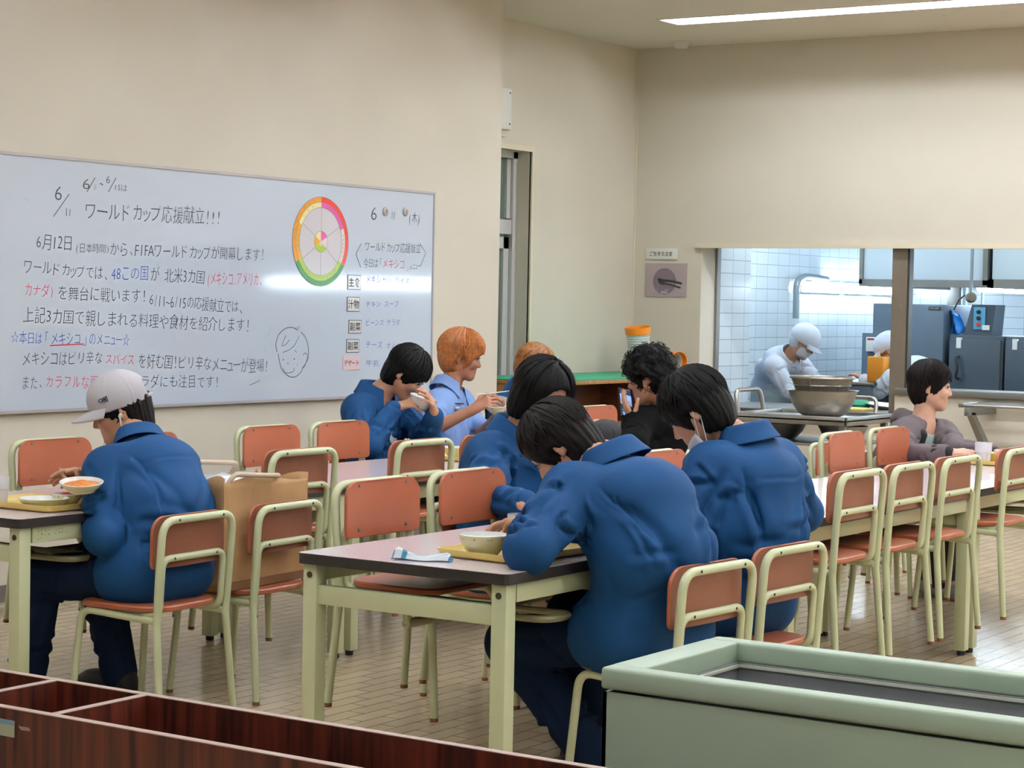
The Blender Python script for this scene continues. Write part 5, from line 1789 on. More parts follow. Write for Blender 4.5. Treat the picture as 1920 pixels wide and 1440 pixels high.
def build_person(key, label, skin='skin', top='jacket_blue', bottom='trousers_navy', hair_args=None, hands=None, hunch=0.05, tilt=0.0, bulk=1.0, sleeve='long', open_front=None,
                 collar_on=True, shoe='shoe_black', closed=True, top_name='jacket', group=None, fold_amp=0.014, collar_kw=None, eyes_on=True, legs=True):
    d = PEOPLE[key]
    f, L, pel, nb, spine, back, mid, ch = trunk_points(d, hunch)
    g = {k: V3(v) for k, v in d.items() if k != 'phi'}
    org = np.array([pel[0], pel[1], 0.0])
    A = head_axes(g['hf'], tilt)
    H = g['head']
    # ---- body
    S = Solid()
    S.cone(pel, mid, 0.098, 0.097, 0.05).cone(mid, ch, 0.097, 0.097, 0.05)
    S.cone(pel + L * 0.07, pel - L * 0.07, 0.09, k=0.05).cone(ch + L * 0.07, ch - L * 0.07, 0.08, k=0.05)
    S.cone(g['shL'], nb - spine * 0.04, 0.05, 0.045, 0.04).cone(g['shR'], nb - spine * 0.04, 0.05, 0.045, 0.04)
    for s in 'LR':
        S.cone(g['sh' + s], g['el' + s], 0.046, 0.036, 0.02).cone(g['el' + s], g['wr' + s], 0.037, 0.025, 0.015)
        if legs:
            S.cone(g['hip' + s], g['kn' + s], 0.075, 0.052, 0.03).cone(g['kn' + s], g['an' + s], 0.052, 0.035, 0.02)
            S.cone(g['an' + s], g['an' + s] + f * 0.10 - np.array([0, 0, 0.04]), 0.032, 0.028, 0.02)
    add_head(S, H, A, nb - spine * 0.01)
    for s in 'LR':
        hd = (hands or {}).get(s) or {}
        dirn = hd.get('d', unit(g['wr' + s] - g['el' + s]))
        add_hand(S, g['wr' + s], dirn, hd.get('n', (0, 0, -1)), s == 'L', hd.get('curl', (0.45, 0.5, 0.55, 0.6)), hd.get('thumb', 0.4), sc=hd.get('sc', 1.0), thumb_out=hd.get('out', 0.75))
    v, q = S.mesh(0.0052)
    v = relax(v, q, 1, 0.4)
    body = mesh_obj('person', v, q, skin, None, org)
    body.location = tuple(org)
    tag(body, label, 'person', group)
    if eyes_on:
        eyes(body, org, H, A, closed)
    # ---- top
    b = bulk
    rng = np.random.RandomState(sum(ord(x) for x in key))
    S = Solid()
    S.cone(pel + spine * 0.01, mid, 0.118 * b, 0.118 * b, 0.06).cone(mid, ch, 0.118 * b, 0.112 * b, 0.06)
    S.cone(pel + L * 0.075 + f * 0.01, pel - L * 0.075 + f * 0.01, 0.118 * b, k=0.06).cone(ch + L * 0.08, ch - L * 0.08, 0.096 * b, k=0.06)
    S.cone(mid + L * 0.07, mid - L * 0.07, 0.106 * b, k=0.06)
    S.cone(g['shL'], nb - spine * 0.04, 0.062 * b, 0.056, 0.06).cone(g['shR'], nb - spine * 0.04, 0.062 * b, 0.056, 0.06)
    for s, sg in (('L', 1), ('R', -1)):
        sh_in = g['sh' + s] - L * sg * 0.02 - spine * 0.02
        S.cone(sh_in, mid + L * sg * 0.095, 0.070 * b, 0.082 * b, 0.07)
        S.cone(mid + L * sg * 0.095, pel + L * sg * 0.10, 0.082 * b, 0.098 * b, 0.06)
        S.cone(g['hip' + s], g['hip' + s] + (g['kn' + s] - g['hip' + s]) * 0.16 if legs else g['hip' + s], 0.112 * b, 0.106 * b, 0.04)
    S.cone(nb - spine * 0.005, nb + spine * 0.2, 0.060, 0.075, 0.012, -1)
    if open_front:
        w0, lo_, hi_ = open_front
        fr = -back
        S.cone(pel + spine * lo_ + fr * 0.15, nb - spine * 0.0 + fr * 0.11, w0, w0 * 0.9, 0.01, -1)
    for s in 'LR':
        if sleeve == 'long':
            m_ = g['sh' + s] * 0.5 + g['el' + s] * 0.5
            S.cone(g['sh' + s], m_, 0.067 * b, 0.068 * b, 0.05).cone(m_, g['el' + s], 0.068 * b, 0.065 * b, 0.03)
            S.cone(g['el' + s], g['el' + s] + (g['wr' + s] - g['el' + s]) * 0.94, 0.065 * b, 0.048, 0.02)
        else:
            S.cone(g['sh' + s], g['sh' + s] + (g['el' + s] - g['sh' + s]) * 0.8, 0.066 * b, 0.067 * b, 0.04)
    v, q = S.mesh(0.0062)
    v = relax(v, q, 2, 0.5)
    ctx = dict(L=L, back=back, spine=spine, pel=pel, mid=mid, ch=ch, nb=nb, g=g)
    v = torso_creases(v, q, ctx, rng, fold_amp)
    for s in 'LR':
        if sleeve == 'long':
            v = sleeve_creases(v, q, g['sh' + s], g['el' + s], 0.066 * b, rng, 11, fold_amp * 0.9)
            v = sleeve_creases(v, q, g['el' + s], g['wr' + s], 0.054 * b, rng, 9, fold_amp * 0.75)
        else:
            v = sleeve_creases(v, q, g['sh' + s], g['sh' + s] + (g['el' + s] - g['sh' + s]) * 0.7, 0.066 * b, rng, 6, fold_amp * 0.7)
    # action back: two long pleat edges below a yoke seam
    if top == 'jacket_blue':
        n = vnormals(v, q)
        disp = np.zeros(len(v))
        for sg in (-1, 1):
            disp += crease(v, n, nb + L * sg * 0.135 - spine * 0.10 + back * 0.10, mid + L * sg * 0.125 - spine * 0.05 + back * 0.125, 0.008, 0.011 * sg if sg > 0 else 0.011, back * 0.02)
        disp += crease(v, n, nb - spine * 0.115 + L * 0.14 + back * 0.10, nb - spine * 0.115 - L * 0.14 + back * 0.10, 0.006, 0.004, back * 0.03)
        v = v + n * disp[:, None]
    tp = mesh_obj(top_name, v, q, top, body, org)
    if collar_on:
        collar(tp, org, nb + spine * 0.004, unit(0.75 * spine + 0.25 * unit(H - nb)), f, L, 0.070, 0.058, top, **(collar_kw or {}))
    # ---- trousers and shoes
    if legs:
        S = Solid()
        S.cone(pel + L * 0.07, pel - L * 0.07, 0.104, k=0.05)
        for s in 'LR':
            S.cone(g['hip' + s], g['kn' + s], 0.094, 0.080, 0.03).cone(g['kn' + s], g['an' + s] + np.array([0, 0, 0.0]), 0.080, 0.066, 0.02)
        v, q = S.mesh(0.009)
        v = relax(v, q, 1, 0.5)
        for s in 'LR':
            v = sleeve_creases(v, q, g['hip' + s], g['kn' + s], 0.085, rng, 10, 0.012)
            v = sleeve_creases(v, q, g['kn' + s], g['an' + s], 0.074, rng, 12, 0.012)
        v[:, 2] = np.maximum(v[:, 2], 0.03)
        mesh_obj('trousers', v, q, bottom, body, org)
        for s in 'LR':
            S = Solid()
            a = g['an' + s].copy()
            a[2] = 0.0
            S.cone(a + np.array([0, 0, 0.075]) - f * 0.02, a + np.array([0, 0, 0.06]), 0.045, 0.042, 0.02)
            S.cone(a + np.array([0, 0, 0.04]) - f * 0.04, a + np.array([0, 0, 0.038]) + f * 0.13, 0.042, 0.040, 0.03)
            S.cone(a + np.array([0, 0, 0.032]) + f * 0.1, a + np.array([0, 0, 0.03]) + f * 0.17, 0.042, 0.034, 0.03)
            v, q = S.mesh(0.009)
            v[:, 2] = np.maximum(v[:, 2], 0.002)
            sh = mesh_obj('shoe', v, q, shoe, body, org)
    if hair_args:
        hair(body, org, H, A, **hair_args)
    return body, tp, dict(f=f, L=L, pel=pel, nb=nb, spine=spine, back=back, mid=mid, ch=ch, A=A, H=H, org=org, g=g)
PEOPLE = {
    'cap': dict(phi=90, pelvis=(5.330, 4.950, 0.490), hf=(-0.680, 0.660, -0.320), nb=(5.428, 5.143, 0.907), head=(5.465, 5.280, 1.033), shL=(5.263, 5.143, 0.832), shR=(5.593, 5.143, 0.832), hipL=(5.240, 4.950, 0.490), hipR=(5.420, 4.950, 0.490), elL=(5.126, 5.017, 0.623), elR=(5.500, 5.000, 0.670), wrL=(5.263, 5.197, 0.730), wrR=(5.300, 5.220, 0.800), knL=(5.162, 5.360, 0.442), anL=(5.160, 5.420, 0.080), knR=(5.420, 5.340, 0.490), anR=(5.450, 5.250, 0.080)),
    'bowl': dict(phi=-85, pelvis=(8.250, 6.120, 0.490), hf=(0.252, -0.704, -0.664), nb=(8.220, 6.197, 0.983), head=(8.277, 6.049, 1.087), shL=(8.384, 6.211, 0.908), shR=(8.055, 6.182, 0.908), hipL=(8.340, 6.128, 0.490), hipR=(8.160, 6.112, 0.490), elL=(8.342, 5.971, 0.770), elR=(7.908, 6.005, 0.749), wrL=(8.190, 5.816, 0.894), wrR=(8.085, 5.981, 0.924), knL=(8.400, 5.700, 0.480), anL=(8.400, 5.750, 0.080), knR=(8.180, 5.700, 0.480), anR=(8.150, 5.750, 0.080)),
    'orange': dict(phi=-75, pelvis=(8.850, 6.200, 0.490), hf=(0.422, -0.884, -0.201), nb=(9.019, 6.314, 0.979), head=(9.062, 6.260, 1.156), shL=(9.179, 6.357, 0.904), shR=(8.860, 6.272, 0.904), hipL=(8.937, 6.223, 0.490), hipR=(8.763, 6.177, 0.490), elL=(9.089, 6.140, 0.751), elR=(8.637, 6.156, 0.781), wrL=(8.943, 5.959, 0.842), wrR=(8.766, 5.976, 0.898), knL=(8.950, 5.780, 0.480), anL=(8.950, 5.800, 0.080), knR=(8.700, 5.780, 0.480), anR=(8.700, 5.800, 0.080)),
    'orange2': dict(phi=-90, pelvis=(9.500, 6.200, 0.490), hf=(0.199, -0.845, -0.497), nb=(9.390, 6.087, 0.965), head=(9.321, 5.967, 1.094), shL=(9.555, 6.087, 0.890), shR=(9.225, 6.087, 0.890), hipL=(9.590, 6.200, 0.490), hipR=(9.410, 6.200, 0.490), elL=(9.750, 5.950, 0.700), elR=(9.200, 5.900, 0.700), wrL=(9.600, 5.700, 0.780), wrR=(9.350, 5.680, 0.800), knL=(9.550, 5.780, 0.480), anL=(9.550, 5.800, 0.080), knR=(9.350, 5.780, 0.480), anR=(9.350, 5.800, 0.080)),
    'long': dict(phi=-95, pelvis=(6.330, 4.150, 0.490), hf=(-0.148, -0.836, -0.529), nb=(6.365, 4.151, 0.969), head=(6.341, 4.022, 1.106), shL=(6.529, 4.137, 0.894), shR=(6.201, 4.165, 0.894), hipL=(6.420, 4.142, 0.490), hipR=(6.240, 4.158, 0.490), elL=(6.480, 3.800, 0.730), elR=(6.004, 4.028, 0.750), wrL=(6.300, 3.640, 0.780), wrR=(5.906, 3.798, 0.764), knL=(6.420, 3.730, 0.480), anL=(6.420, 3.800, 0.080), knR=(6.220, 3.730, 0.480), anR=(6.220, 3.800, 0.080)),
    'front': dict(phi=72, pelvis=(5.300, 2.980, 0.490), hf=(-0.251, 0.622, -0.742), nb=(5.276, 3.094, 0.976), head=(5.268, 3.279, 1.019), shL=(5.120, 3.145, 0.901), shR=(5.433, 3.043, 0.901), hipL=(5.214, 3.008, 0.490), hipR=(5.386, 2.952, 0.490), elL=(4.881, 3.132, 0.755), elR=(5.550, 3.120, 0.720), wrL=(5.086, 3.269, 0.796), wrR=(5.350, 3.420, 0.770), knL=(5.244, 3.420, 0.413), anL=(5.280, 3.120, 0.080), knR=(5.400, 3.300, 0.490), anR=(5.450, 3.200, 0.080)),
    'mask': dict(phi=76, pelvis=(6.010, 3.040, 0.490), hf=(-0.221, 0.752, -0.621), nb=(6.042, 3.048, 1.009), head=(5.969, 3.194, 1.105), shL=(5.882, 3.087, 0.934), shR=(6.202, 3.008, 0.934), hipL=(5.923, 3.062, 0.490), hipR=(6.097, 3.018, 0.490), elL=(5.800, 3.100, 0.720), elR=(6.418, 3.013, 0.755), wrL=(5.780, 3.360, 0.770), wrR=(6.120, 3.150, 0.770), knL=(5.770, 3.350, 0.490), anL=(5.800, 3.200, 0.080), knR=(5.980, 3.350, 0.490), anR=(6.050, 3.100, 0.080)),
    'curly': dict(phi=70, pelvis=(8.400, 4.720, 0.490), hf=(-0.300, 0.921, -0.250), nb=(8.451, 4.676, 0.975), head=(8.335, 4.710, 1.121), shL=(8.296, 4.733, 0.900), shR=(8.606, 4.620, 0.900), hipL=(8.315, 4.751, 0.490), hipR=(8.485, 4.689, 0.490), elL=(8.058, 4.631, 0.793), elR=(8.720, 4.950, 0.730), wrL=(8.261, 4.736, 0.895), wrR=(8.600, 5.200, 0.780), knL=(8.300, 5.120, 0.480), anL=(8.350, 5.100, 0.080), knR=(8.500, 5.120, 0.480), anR=(8.500, 5.100, 0.080)),
    'boy': dict(phi=-108, pelvis=(9.970, 4.170, 0.470), hf=(0.282, -0.956, -0.081), nb=(10.043, 4.046, 0.883), head=(10.061, 4.017, 1.060), shL=(10.192, 3.997, 0.808), shR=(9.893, 4.094, 0.808), hipL=(10.056, 4.142, 0.470), hipR=(9.884, 4.198, 0.470), elL=(9.984, 3.844, 0.742), elR=(9.663, 3.992, 0.723), wrL=(9.903, 3.621, 0.745), wrR=(9.634, 3.758, 0.751), knL=(9.889, 3.780, 0.482), anL=(9.980, 3.970, 0.120), knR=(9.759, 3.819, 0.489), anR=(9.892, 3.860, 0.090)),
    'worker': dict(phi=-105, pelvis=(14.900, 7.270, 0.820), hf=(0.164, -0.821, -0.547), nb=(14.700, 7.060, 1.060), head=(14.680, 6.920, 1.180), shL=(14.859, 7.017, 0.985), shR=(14.541, 7.103, 0.985), hipL=(14.987, 7.247, 0.820), hipR=(14.813, 7.293, 0.820), elL=(14.800, 6.840, 0.840), elR=(14.560, 6.980, 0.800), wrL=(14.620, 6.700, 0.765), wrR=(14.500, 6.800, 0.745), knL=(14.950, 7.250, 0.450), anL=(14.980, 7.300, 0.080), knR=(14.850, 7.230, 0.450), anR=(14.850, 7.280, 0.080)),
    'helper': dict(phi=75, pelvis=(15.160, 6.080, 0.800), hf=(-0.101, 0.858, -0.504), nb=(15.100, 6.250, 0.990), head=(15.100, 6.380, 1.130), shL=(14.941, 6.293, 0.915), shR=(15.259, 6.207, 0.915), hipL=(15.073, 6.103, 0.800), hipR=(15.247, 6.057, 0.800), elL=(14.950, 6.400, 0.820), elR=(15.280, 6.330, 0.820), wrL=(15.000, 6.550, 0.900), wrR=(15.200, 6.500, 0.900), knL=(15.100, 6.100, 0.430), anL=(15.100, 6.050, 0.080), knR=(15.250, 6.100, 0.430), anR=(15.250, 6.050, 0.080)),
}

def at_head(c, x, y, z):
    return c['H'] + x * c['A'][0] + y * c['A'][1] + z * c['A'][2] - c['org']


def brim_cap(c, parent, material, back_hole=True, puffy=1.0, brim_len=0.075, name='cap', rim_z=0.025):
    """baseball style cap: dome, brim, closing strap"""
    A, H, org = c['A'], c['H'], c['org']
    S = Solid()
    I = np.eye(3)
    S.ell((0, -0.010, 0.040), (0.094 * puffy, 0.114 * puffy, 0.105 * puffy), I, 0.01)
    S.ell((0, 0.005, -0.075), (0.16, 0.20, 0.095), I, 0.006, -1)
    if back_hole:
        S.ell((0, -0.125, 0.052), (0.040, 0.040, 0.036), I, 0.004, -1)
    v, q = S.mesh(0.005)
    v = relax(v, q, 1)
    n = vnormals(v, q)
    az = np.arctan2(v[:, 0], v[:, 1] + 0.01)
    seam = np.exp(-((np.mod(az + PI / 6, PI / 3) - PI / 6) / 0.03) ** 2)
    v = v - n * (0.0015 * seam)[:, None] + n * (0.004 * (vnoise(v * 22) - 0.5))[:, None]
    o = mesh_obj(name, H + v @ A, q, material, parent, org)
    nu, nv = 24, 6
    vs, fs = [], []
    for j in range(nv + 1):
        for i in range(nu + 1):
            a = (-1.15 + 2.3 * i / nu)
            r = j / nv
            x = (0.090 + 0.004 * r) * puffy * math.sin(a)
            y = (0.102) * puffy * math.cos(a) * 1.0 + r * brim_len * max(0, math.cos(a * 1.25)) ** 0.6
            z = rim_z + 0.004 - 0.02 * r - 0.25 * x * x * 9 * r
            vs.append(tuple(at_head(c, x, y, z)))
    for j in range(nv):
        for i in range(nu):
            fs.append((j * (nu + 1) + i, j * (nu + 1) + i + 1, (j + 1) * (nu + 1) + i + 1, (j + 1) * (nu + 1) + i))
    b = MB().add(vs, fs).build('brim', material, o, smooth=60)
    s = b.modifiers.new('thickness', 'SOLIDIFY')
    s.thickness = 0.004
    return o


TXA, TXS = 0.10, -0.12
J_ = lambda k, s: V3(PEOPLE[k][s])
PPL = {}

# man in the grey cap -------------------------------------------------
b, tp, c = build_person('cap', 'person in a grey cap and blue work jacket eating under the whiteboard', hunch=0.07, bulk=1.06,
                        hair_args=dict(style='short', material='hair_brown', fringe=-0.02, nape=0.035, n_locks=150, seed=2, capped=True),
                        hands={'L': dict(d=(-0.25, 0.85, 0.35), n=(0.55, 0.1, 0.85), curl=(0.25, 0.3, 0.35, 0.4), thumb=0.1, out=0.9), 'R': dict(d=(-0.4, 0.7, 0.1), n=(-0.6, 0, -0.6))})
PPL['cap'] = b
cp = brim_cap(c, b, 'cap_grey')
m = MB()
pts = [at_head(c, 0.096 * math.sin(a), -0.010 + 0.116 * math.cos(a), 0.022) for a in np.linspace(PI - 0.55, PI + 0.55, 9)]
m.tube([tuple(p) for p in pts], 0.007, 8)
m.build('strap', 'cap_grey', cp)
m = MB()
e0 = lambda u, w: tuple(at_head(c, -0.0885 + 0.35 * (u - 0.03) ** 2 * 4 - (0.010 if u > 0.02 else 0.0) * 0, 0.030 + u, 0.045 + w))
for strip in ([(0.0, 0.0), (0.0, 0.022)], [(0.0, 0.02), (0.028, 0.016)], [(0.002, 0.002), (0.026, 0.006)], [(0.026, 0.005), (0.033, 0.011)], [(0.033, 0.011), (0.027, 0.017)], [(0.006, 0.006), (0.006, 0.016)], [(0.006, 0.016), (0.012, 0.007)], [(0.012, 0.007), (0.012, 0.016)], [(0.017, 0.007), (0.017, 0.015)], [(0.017, 0.011), (0.022, 0.011)]):
    m.tube([e0(*strip[0]), e0(*strip[1])], 0.0018, 6)
m.build('emblem', 'emblem_navy', cp)
m = MB()
m.tube([tuple(at_head(c, -0.086, 0.004, -0.014)), tuple(at_head(c, -0.094, 0.006, -0.018))], [0.007, 0.0075], 10)
m.tube([tuple(at_head(c, -0.091, 0.008, -0.018)), tuple(at_head(c, -0.088, 0.012, -0.05)), tuple(at_head(c, -0.082, 0.015, -0.075))], [0.004, 0.0025, 0.0015], 8)
m.build('earphone', 'white_gloss', b)
# black waist pouch strap with clips at the side of the belt
g = c['g']
m = MB()
p0 = c['pel'] + c['spine'] * 0.16
m.tube([tuple(p0 + c['L'] * 0.17 * math.cos(a) - c['f'] * 0.155 * math.sin(a) - c['org'] + np.array([0, 0, 0.02 * math.sin(2 * a)])) for a in np.linspace(0.2, PI - 0.2, 12)], 0.016, 8)
m.build('waist_strap', 'strap_black', tp)

# man drinking from a bowl -------------------------------------------
b, tp, c = build_person('bowl', 'person with black bowl cut in an open blue jacket drinking from a bowl', hunch=0.06, open_front=(0.075, 0.02, 0.0),
                        hair_args=dict(style='bowl', material='hair_black', fringe=-0.012, side=0.0, nape=0.02, vol=1.06, n_locks=260, seed=5),
                        hands={'L': dict(d=(-0.35, -0.1, 0.55), n=(-0.6, 0.35, 0.35), curl=(0.5, 0.55, 0.6, 0.65), thumb=0.25), 'R': dict(d=(0.45, -0.6, 0.25), n=(0.35, 0.1, -0.75), curl=(0.55, 0.65, 0.75, 0.8), thumb=0.3)})
PPL['bowl'] = b


def tee(c, parent, material, w=0.12, name='tee_shirt', neck=True):
    S = Solid()
    pel, mid, ch, nb, L, spine, back = (c[k] for k in ('pel', 'mid', 'ch', 'nb', 'L', 'spine', 'back'))
    S.cone(pel + spine * 0.0, mid, 0.112, 0.110, 0.05).cone(mid, ch, 0.110, 0.105, 0.05)
    S.cone(ch + L * 0.085, ch - L * 0.085, 0.088, k=0.05).cone(pel + L * 0.075, pel - L * 0.075, 0.106, k=0.05)
    S.cone(nb - spine * 0.045 + L * 0.08, nb - spine * 0.045 - L * 0.08, 0.052, k=0.04)
    S.cone(nb - spine * 0.02 - back * 0.015, nb + spine * 0.2 - back * 0.09, 0.062, 0.075, 0.01, -1)
    v, q = S.mesh(0.0085)
    v = relax(v, q, 1)
    v = torso_creases(v, q, c, np.random.RandomState(9), 0.008)
    return mesh_obj(name, v, q, material, parent, c['org'])


tee(c, b, 'tee_white')

# man in the light blue shirt -----------------------------------------
b, tp, c = build_person('orange', 'person with dyed orange hair in a light blue short sleeved shirt holding a spoon', skin='skin_tan', top='shirt_light_blue', top_name='shirt', sleeve='short', hunch=0.04,
                        hair_args=dict(style='bowl', material='hair_orange', fringe=0.0, nape=0.01, vol=1.17, n_locks=300, seed=8),
                        hands={'L': dict(d=(-0.2, -0.75, 0.45), n=(0.1, 0.5, 0.9), curl=(0.35, 0.4, 0.45, 0.5), thumb=0.2), 'R': dict(d=(0.35, -0.65, 0.45), n=(0.65, 0.1, -0.35), curl=(0.8, 0.95, 1.05, 1.1), thumb=0.5)}, fold_amp=0.008)
PPL['orange'] = b
p = c['nb'] - c['spine'] * 0.155 - c['back'] * 0.105 * 1.0 - c['L'] * 0.085
m = MB()
fr = -c['back']
q0 = c['ch'] + fr * 0.128 - c['L'] * 0.085 - c['org']
m.tube([tuple(q0 - c['L'] * 0.055 + c['spine'] * 0.045 - fr * 0.020), tuple(q0 + c['spine'] * 0.040), tuple(q0 + c['L'] * 0.05 + c['spine'] * 0.035 + fr * 0.004)], 0.004, 6)
m.build('pocket_edge', 'emblem_navy', tp)
MB().tube([tuple(q0 - c['L'] * 0.045 + c['spine'] * 0.018 - fr * 0.012), tuple(q0 - c['L'] * 0.01 + c['spine'] * 0.016 + fr * 0.0)], 0.008, 6).build('pocket_label', 'tee_white', tp)

# half hidden blond man ------------------------------------------------
b, tp, c = build_person('orange2', 'person with dark rooted orange hair mostly hidden behind the long haired man', hunch=0.06,
                        hair_args=dict(style='short', material='hair_blond', n_locks=240, seed=12))
PPL['orange2'] = b

# long haired man --------------------------------------------------------
b, tp, c = build_person('long', 'person with long black hair in a blue work jacket bending over the table', hunch=0.07, bulk=1.05,
                        hair_args=dict(style='long', material='hair_black', fringe=0.014, nape=0.03, vol=1.12, n_locks=340, seed=21),
                        hands={'R': dict(d=(0.8, -0.3, 0.1), n=(0, 0, -1)), 'L': dict(d=(-0.6, -0.5, 0.2), n=(0, 0, -1))})
PPL['long'] = b

# hunched man in front ----------------------------------------------------
b, tp, c = build_person('front', 'person hunched over the nearest table corner in a blue work jacket, seen from behind', hunch=0.10, bulk=1.10,
                        hair_args=dict(style='short', material='hair_brown', fringe=0.0, nape=0.03, vol=1.06, n_locks=320, seed=31),
                        hands={'L': dict(d=(0.5, 0.7, 0.05), n=(0, 0, -1)), 'R': dict(d=(-0.5, 0.7, 0), n=(-0.3, 0, -0.8))}, fold_amp=0.016)
PPL['front'] = b

# man with the chin mask ----------------------------------------------------
b, tp, c = build_person('mask', 'person in a blue work jacket with a white face mask pulled under the chin', hunch=0.06, bulk=1.06,
                        hair_args=dict(style='short', material='hair_black', fringe=-0.008, nape=0.02, vol=1.09, n_locks=320, seed=41), fold_amp=0.016)
PPL['mask'] = b
vs, fs = [], []
nu, nv = 14, 6
for j in range(nv + 1):
    for i in range(nu + 1):
        a = -1.25 + 2.5 * i / nu
        t = j / nv
        vs.append(tuple(at_head(c, 0.066 * math.sin(a), 0.004 + 0.088 * math.cos(a) * (1 - 0.35 * t), -0.072 - 0.055 * t - 0.012 * math.cos(a * 2) + 0.002 * math.sin(12 * t))))
for j in range(nv):
    for i in range(nu):
        fs.append((j * (nu + 1) + i, j * (nu + 1) + i + 1, (j + 1) * (nu + 1) + i + 1, (j + 1) * (nu + 1) + i))
mk = MB().add(vs, fs).build('face_mask', 'mask_white', b, smooth=60)
s = mk.modifiers.new('thickness', 'SOLIDIFY')
s.thickness = 0.003
for s in (-1, 1):
    MB().tube([tuple(at_head(c, s * 0.062, 0.03, -0.082)), tuple(at_head(c, s * 0.083, 0.005, -0.03)), tuple(at_head(c, s * 0.088, -0.02, 0.025)), tuple(at_head(c, s * 0.086, -0.033, 0.0)), tuple(at_head(c, s * 0.066, 0.02, -0.115))], 0.0018, 6).build('ear_loop', 'mask_white', mk)

# curly haired man with a phone ------------------------------------------------
b, tp, c = build_person('curly', 'person with curly black hair in a black T-shirt looking at a phone', top='tee_black', top_name='tee_shirt', sleeve='short', bottom='dark_trousers', hunch=0.06, bulk=1.03, collar_on=False,
                        hair_args=dict(style='curly', material='hair_black', nape=0.0, vol=1.17, n_locks=420, seed=51),
                        hands={'L': dict(d=(-0.1, 0.55, 0.8), n=(0.7, -0.3, 0.3), curl=(0.3, 0.35, 0.4, 0.45), thumb=0.15)}, fold_amp=0.009)
PPL['curly'] = b
m = MB()
tv = np.array([x.co[:] for x in tp.data.vertices]) + c['org']
ta, ts, tb = (tv - c['ch']) @ (-c['L']), (tv - c['ch']) @ c['spine'], (tv - c['ch']) @ c['back']


def on_back(a, z):
    near = (np.abs(ta - a) < 0.012) & (np.abs(ts - z) < 0.012)
    d = tb[near].max() if near.any() else 0.1
    return tuple(c['ch'] - c['L'] * a + c['spine'] * z + c['back'] * (d + 0.003) - c['org'])


for row, w_, lo_, hi_ in ((0, 'OF', TXA, TXA + 0.036), (1, 'LOS', TXA, TXA + 0.054)):
    add_text(m, w_, lo_, hi_, TXS - 0.034 * row, TXS - 0.034 * row, 0.024, on_back, offset=0.03)
m.build('back_print', 'tee_white', tp, smooth=0)

# boy in the hoodie ------------------------------------------------------------
b, tp, c = build_person('boy', 'person in a grey and black hoodie over a pale green T-shirt at the far table', skin='skin_fair', top='hoodie_grey', top_name='hoodie', bottom='dark_trousers', hunch=0.03, bulk=0.95, collar_on=False, closed=False,
                        open_front=(0.07, 0.02, 0.0), shoe='shoe_grey',
                        hair_args=dict(style='bowl', material='hair_brown', fringe=0.0, nape=0.01, vol=1.03, n_locks=300, seed=61),
                        hands={'L': dict(d=(-0.05, -0.9, 0.1), n=(-0.2, 0, -1), curl=(0.4, 0.4, 0.45, 0.5)), 'R': dict(d=(0.35, -0.8, 0.1), n=(0.3, 0, -1), curl=(0.3, 0.35, 0.4, 0.45))}, fold_amp=0.008)
PPL['boy'] = b
tee(c, b, 'tee_green')
S = Solid()
nb, L, bk, sp = c['nb'], c['L'], c['back'], c['spine']
for a in np.linspace(-2.0, 2.0, 13):
    p = nb + bk * 0.085 * math.cos(a) + L * 0.10 * math.sin(a) - sp * (0.01 + 0.02 * (1 - math.cos(a)))
    p2 = nb + bk * 0.085 * math.cos(a + 0.33) + L * 0.10 * math.sin(a + 0.33) - sp * (0.01 + 0.02 * (1 - math.cos(a + 0.33)))
    S.cone(p, p2, 0.026, 0.026, 0.02)
S.ell(nb + bk * 0.13 - sp * 0.05, (0.09, 0.04, 0.075), np.array([L, bk, sp]), 0.04)
v, q = S.mesh(0.008)
v = folds(v, q, L, bk, sp, 0.008, 12, 0.8, 2.2)
mesh_obj('hood', v, q, 'hoodie_grey', tp, c['org'])
g = c['g']
for s in 'LR':
    S = Solid()
    S.cone(g['el' + s] + (g['wr' + s] - g['el' + s]) * 0.76, g['el' + s] + (g['wr' + s] - g['el' + s]) * 1.0, 0.050, 0.040, 0.01)
    v, q = S.mesh(0.008)
    mesh_obj('cuff', v, q, 'hoodie_black', tp, c['org'])
    sgn = 1 if s == 'L' else -1
    S = Solid()
    fr = -bk
    S.cone(nb - sp * 0.05 + fr * 0.080 + L * sgn * 0.080, c['ch'] + fr * 0.108 + L * sgn * 0.078, 0.028, 0.028, 0.01)
    v, q = S.mesh(0.008)
    mesh_obj('front_panel', v, q, 'hoodie_black', tp, c['org'])

# kitchen worker -------------------------------------------------------------------
b, tp, c = build_person('worker', 'person in white kitchen uniform, cap and mask stooping behind the counter', skin='skin', top='white_cloth', bottom='white_cloth', hunch=0.05, bulk=1.0, shoe='shoe_white', fold_amp=0.009, collar_kw=dict(lift=0.02),
                        hair_args=None, hands={'L': dict(d=(-0.5, -0.5, -0.5), n=(0, 0, -1)), 'R': dict(d=(-0.1, -0.7, -0.6), n=(0, 0, -1))}, top_name='coat')
PPL['worker'] = b


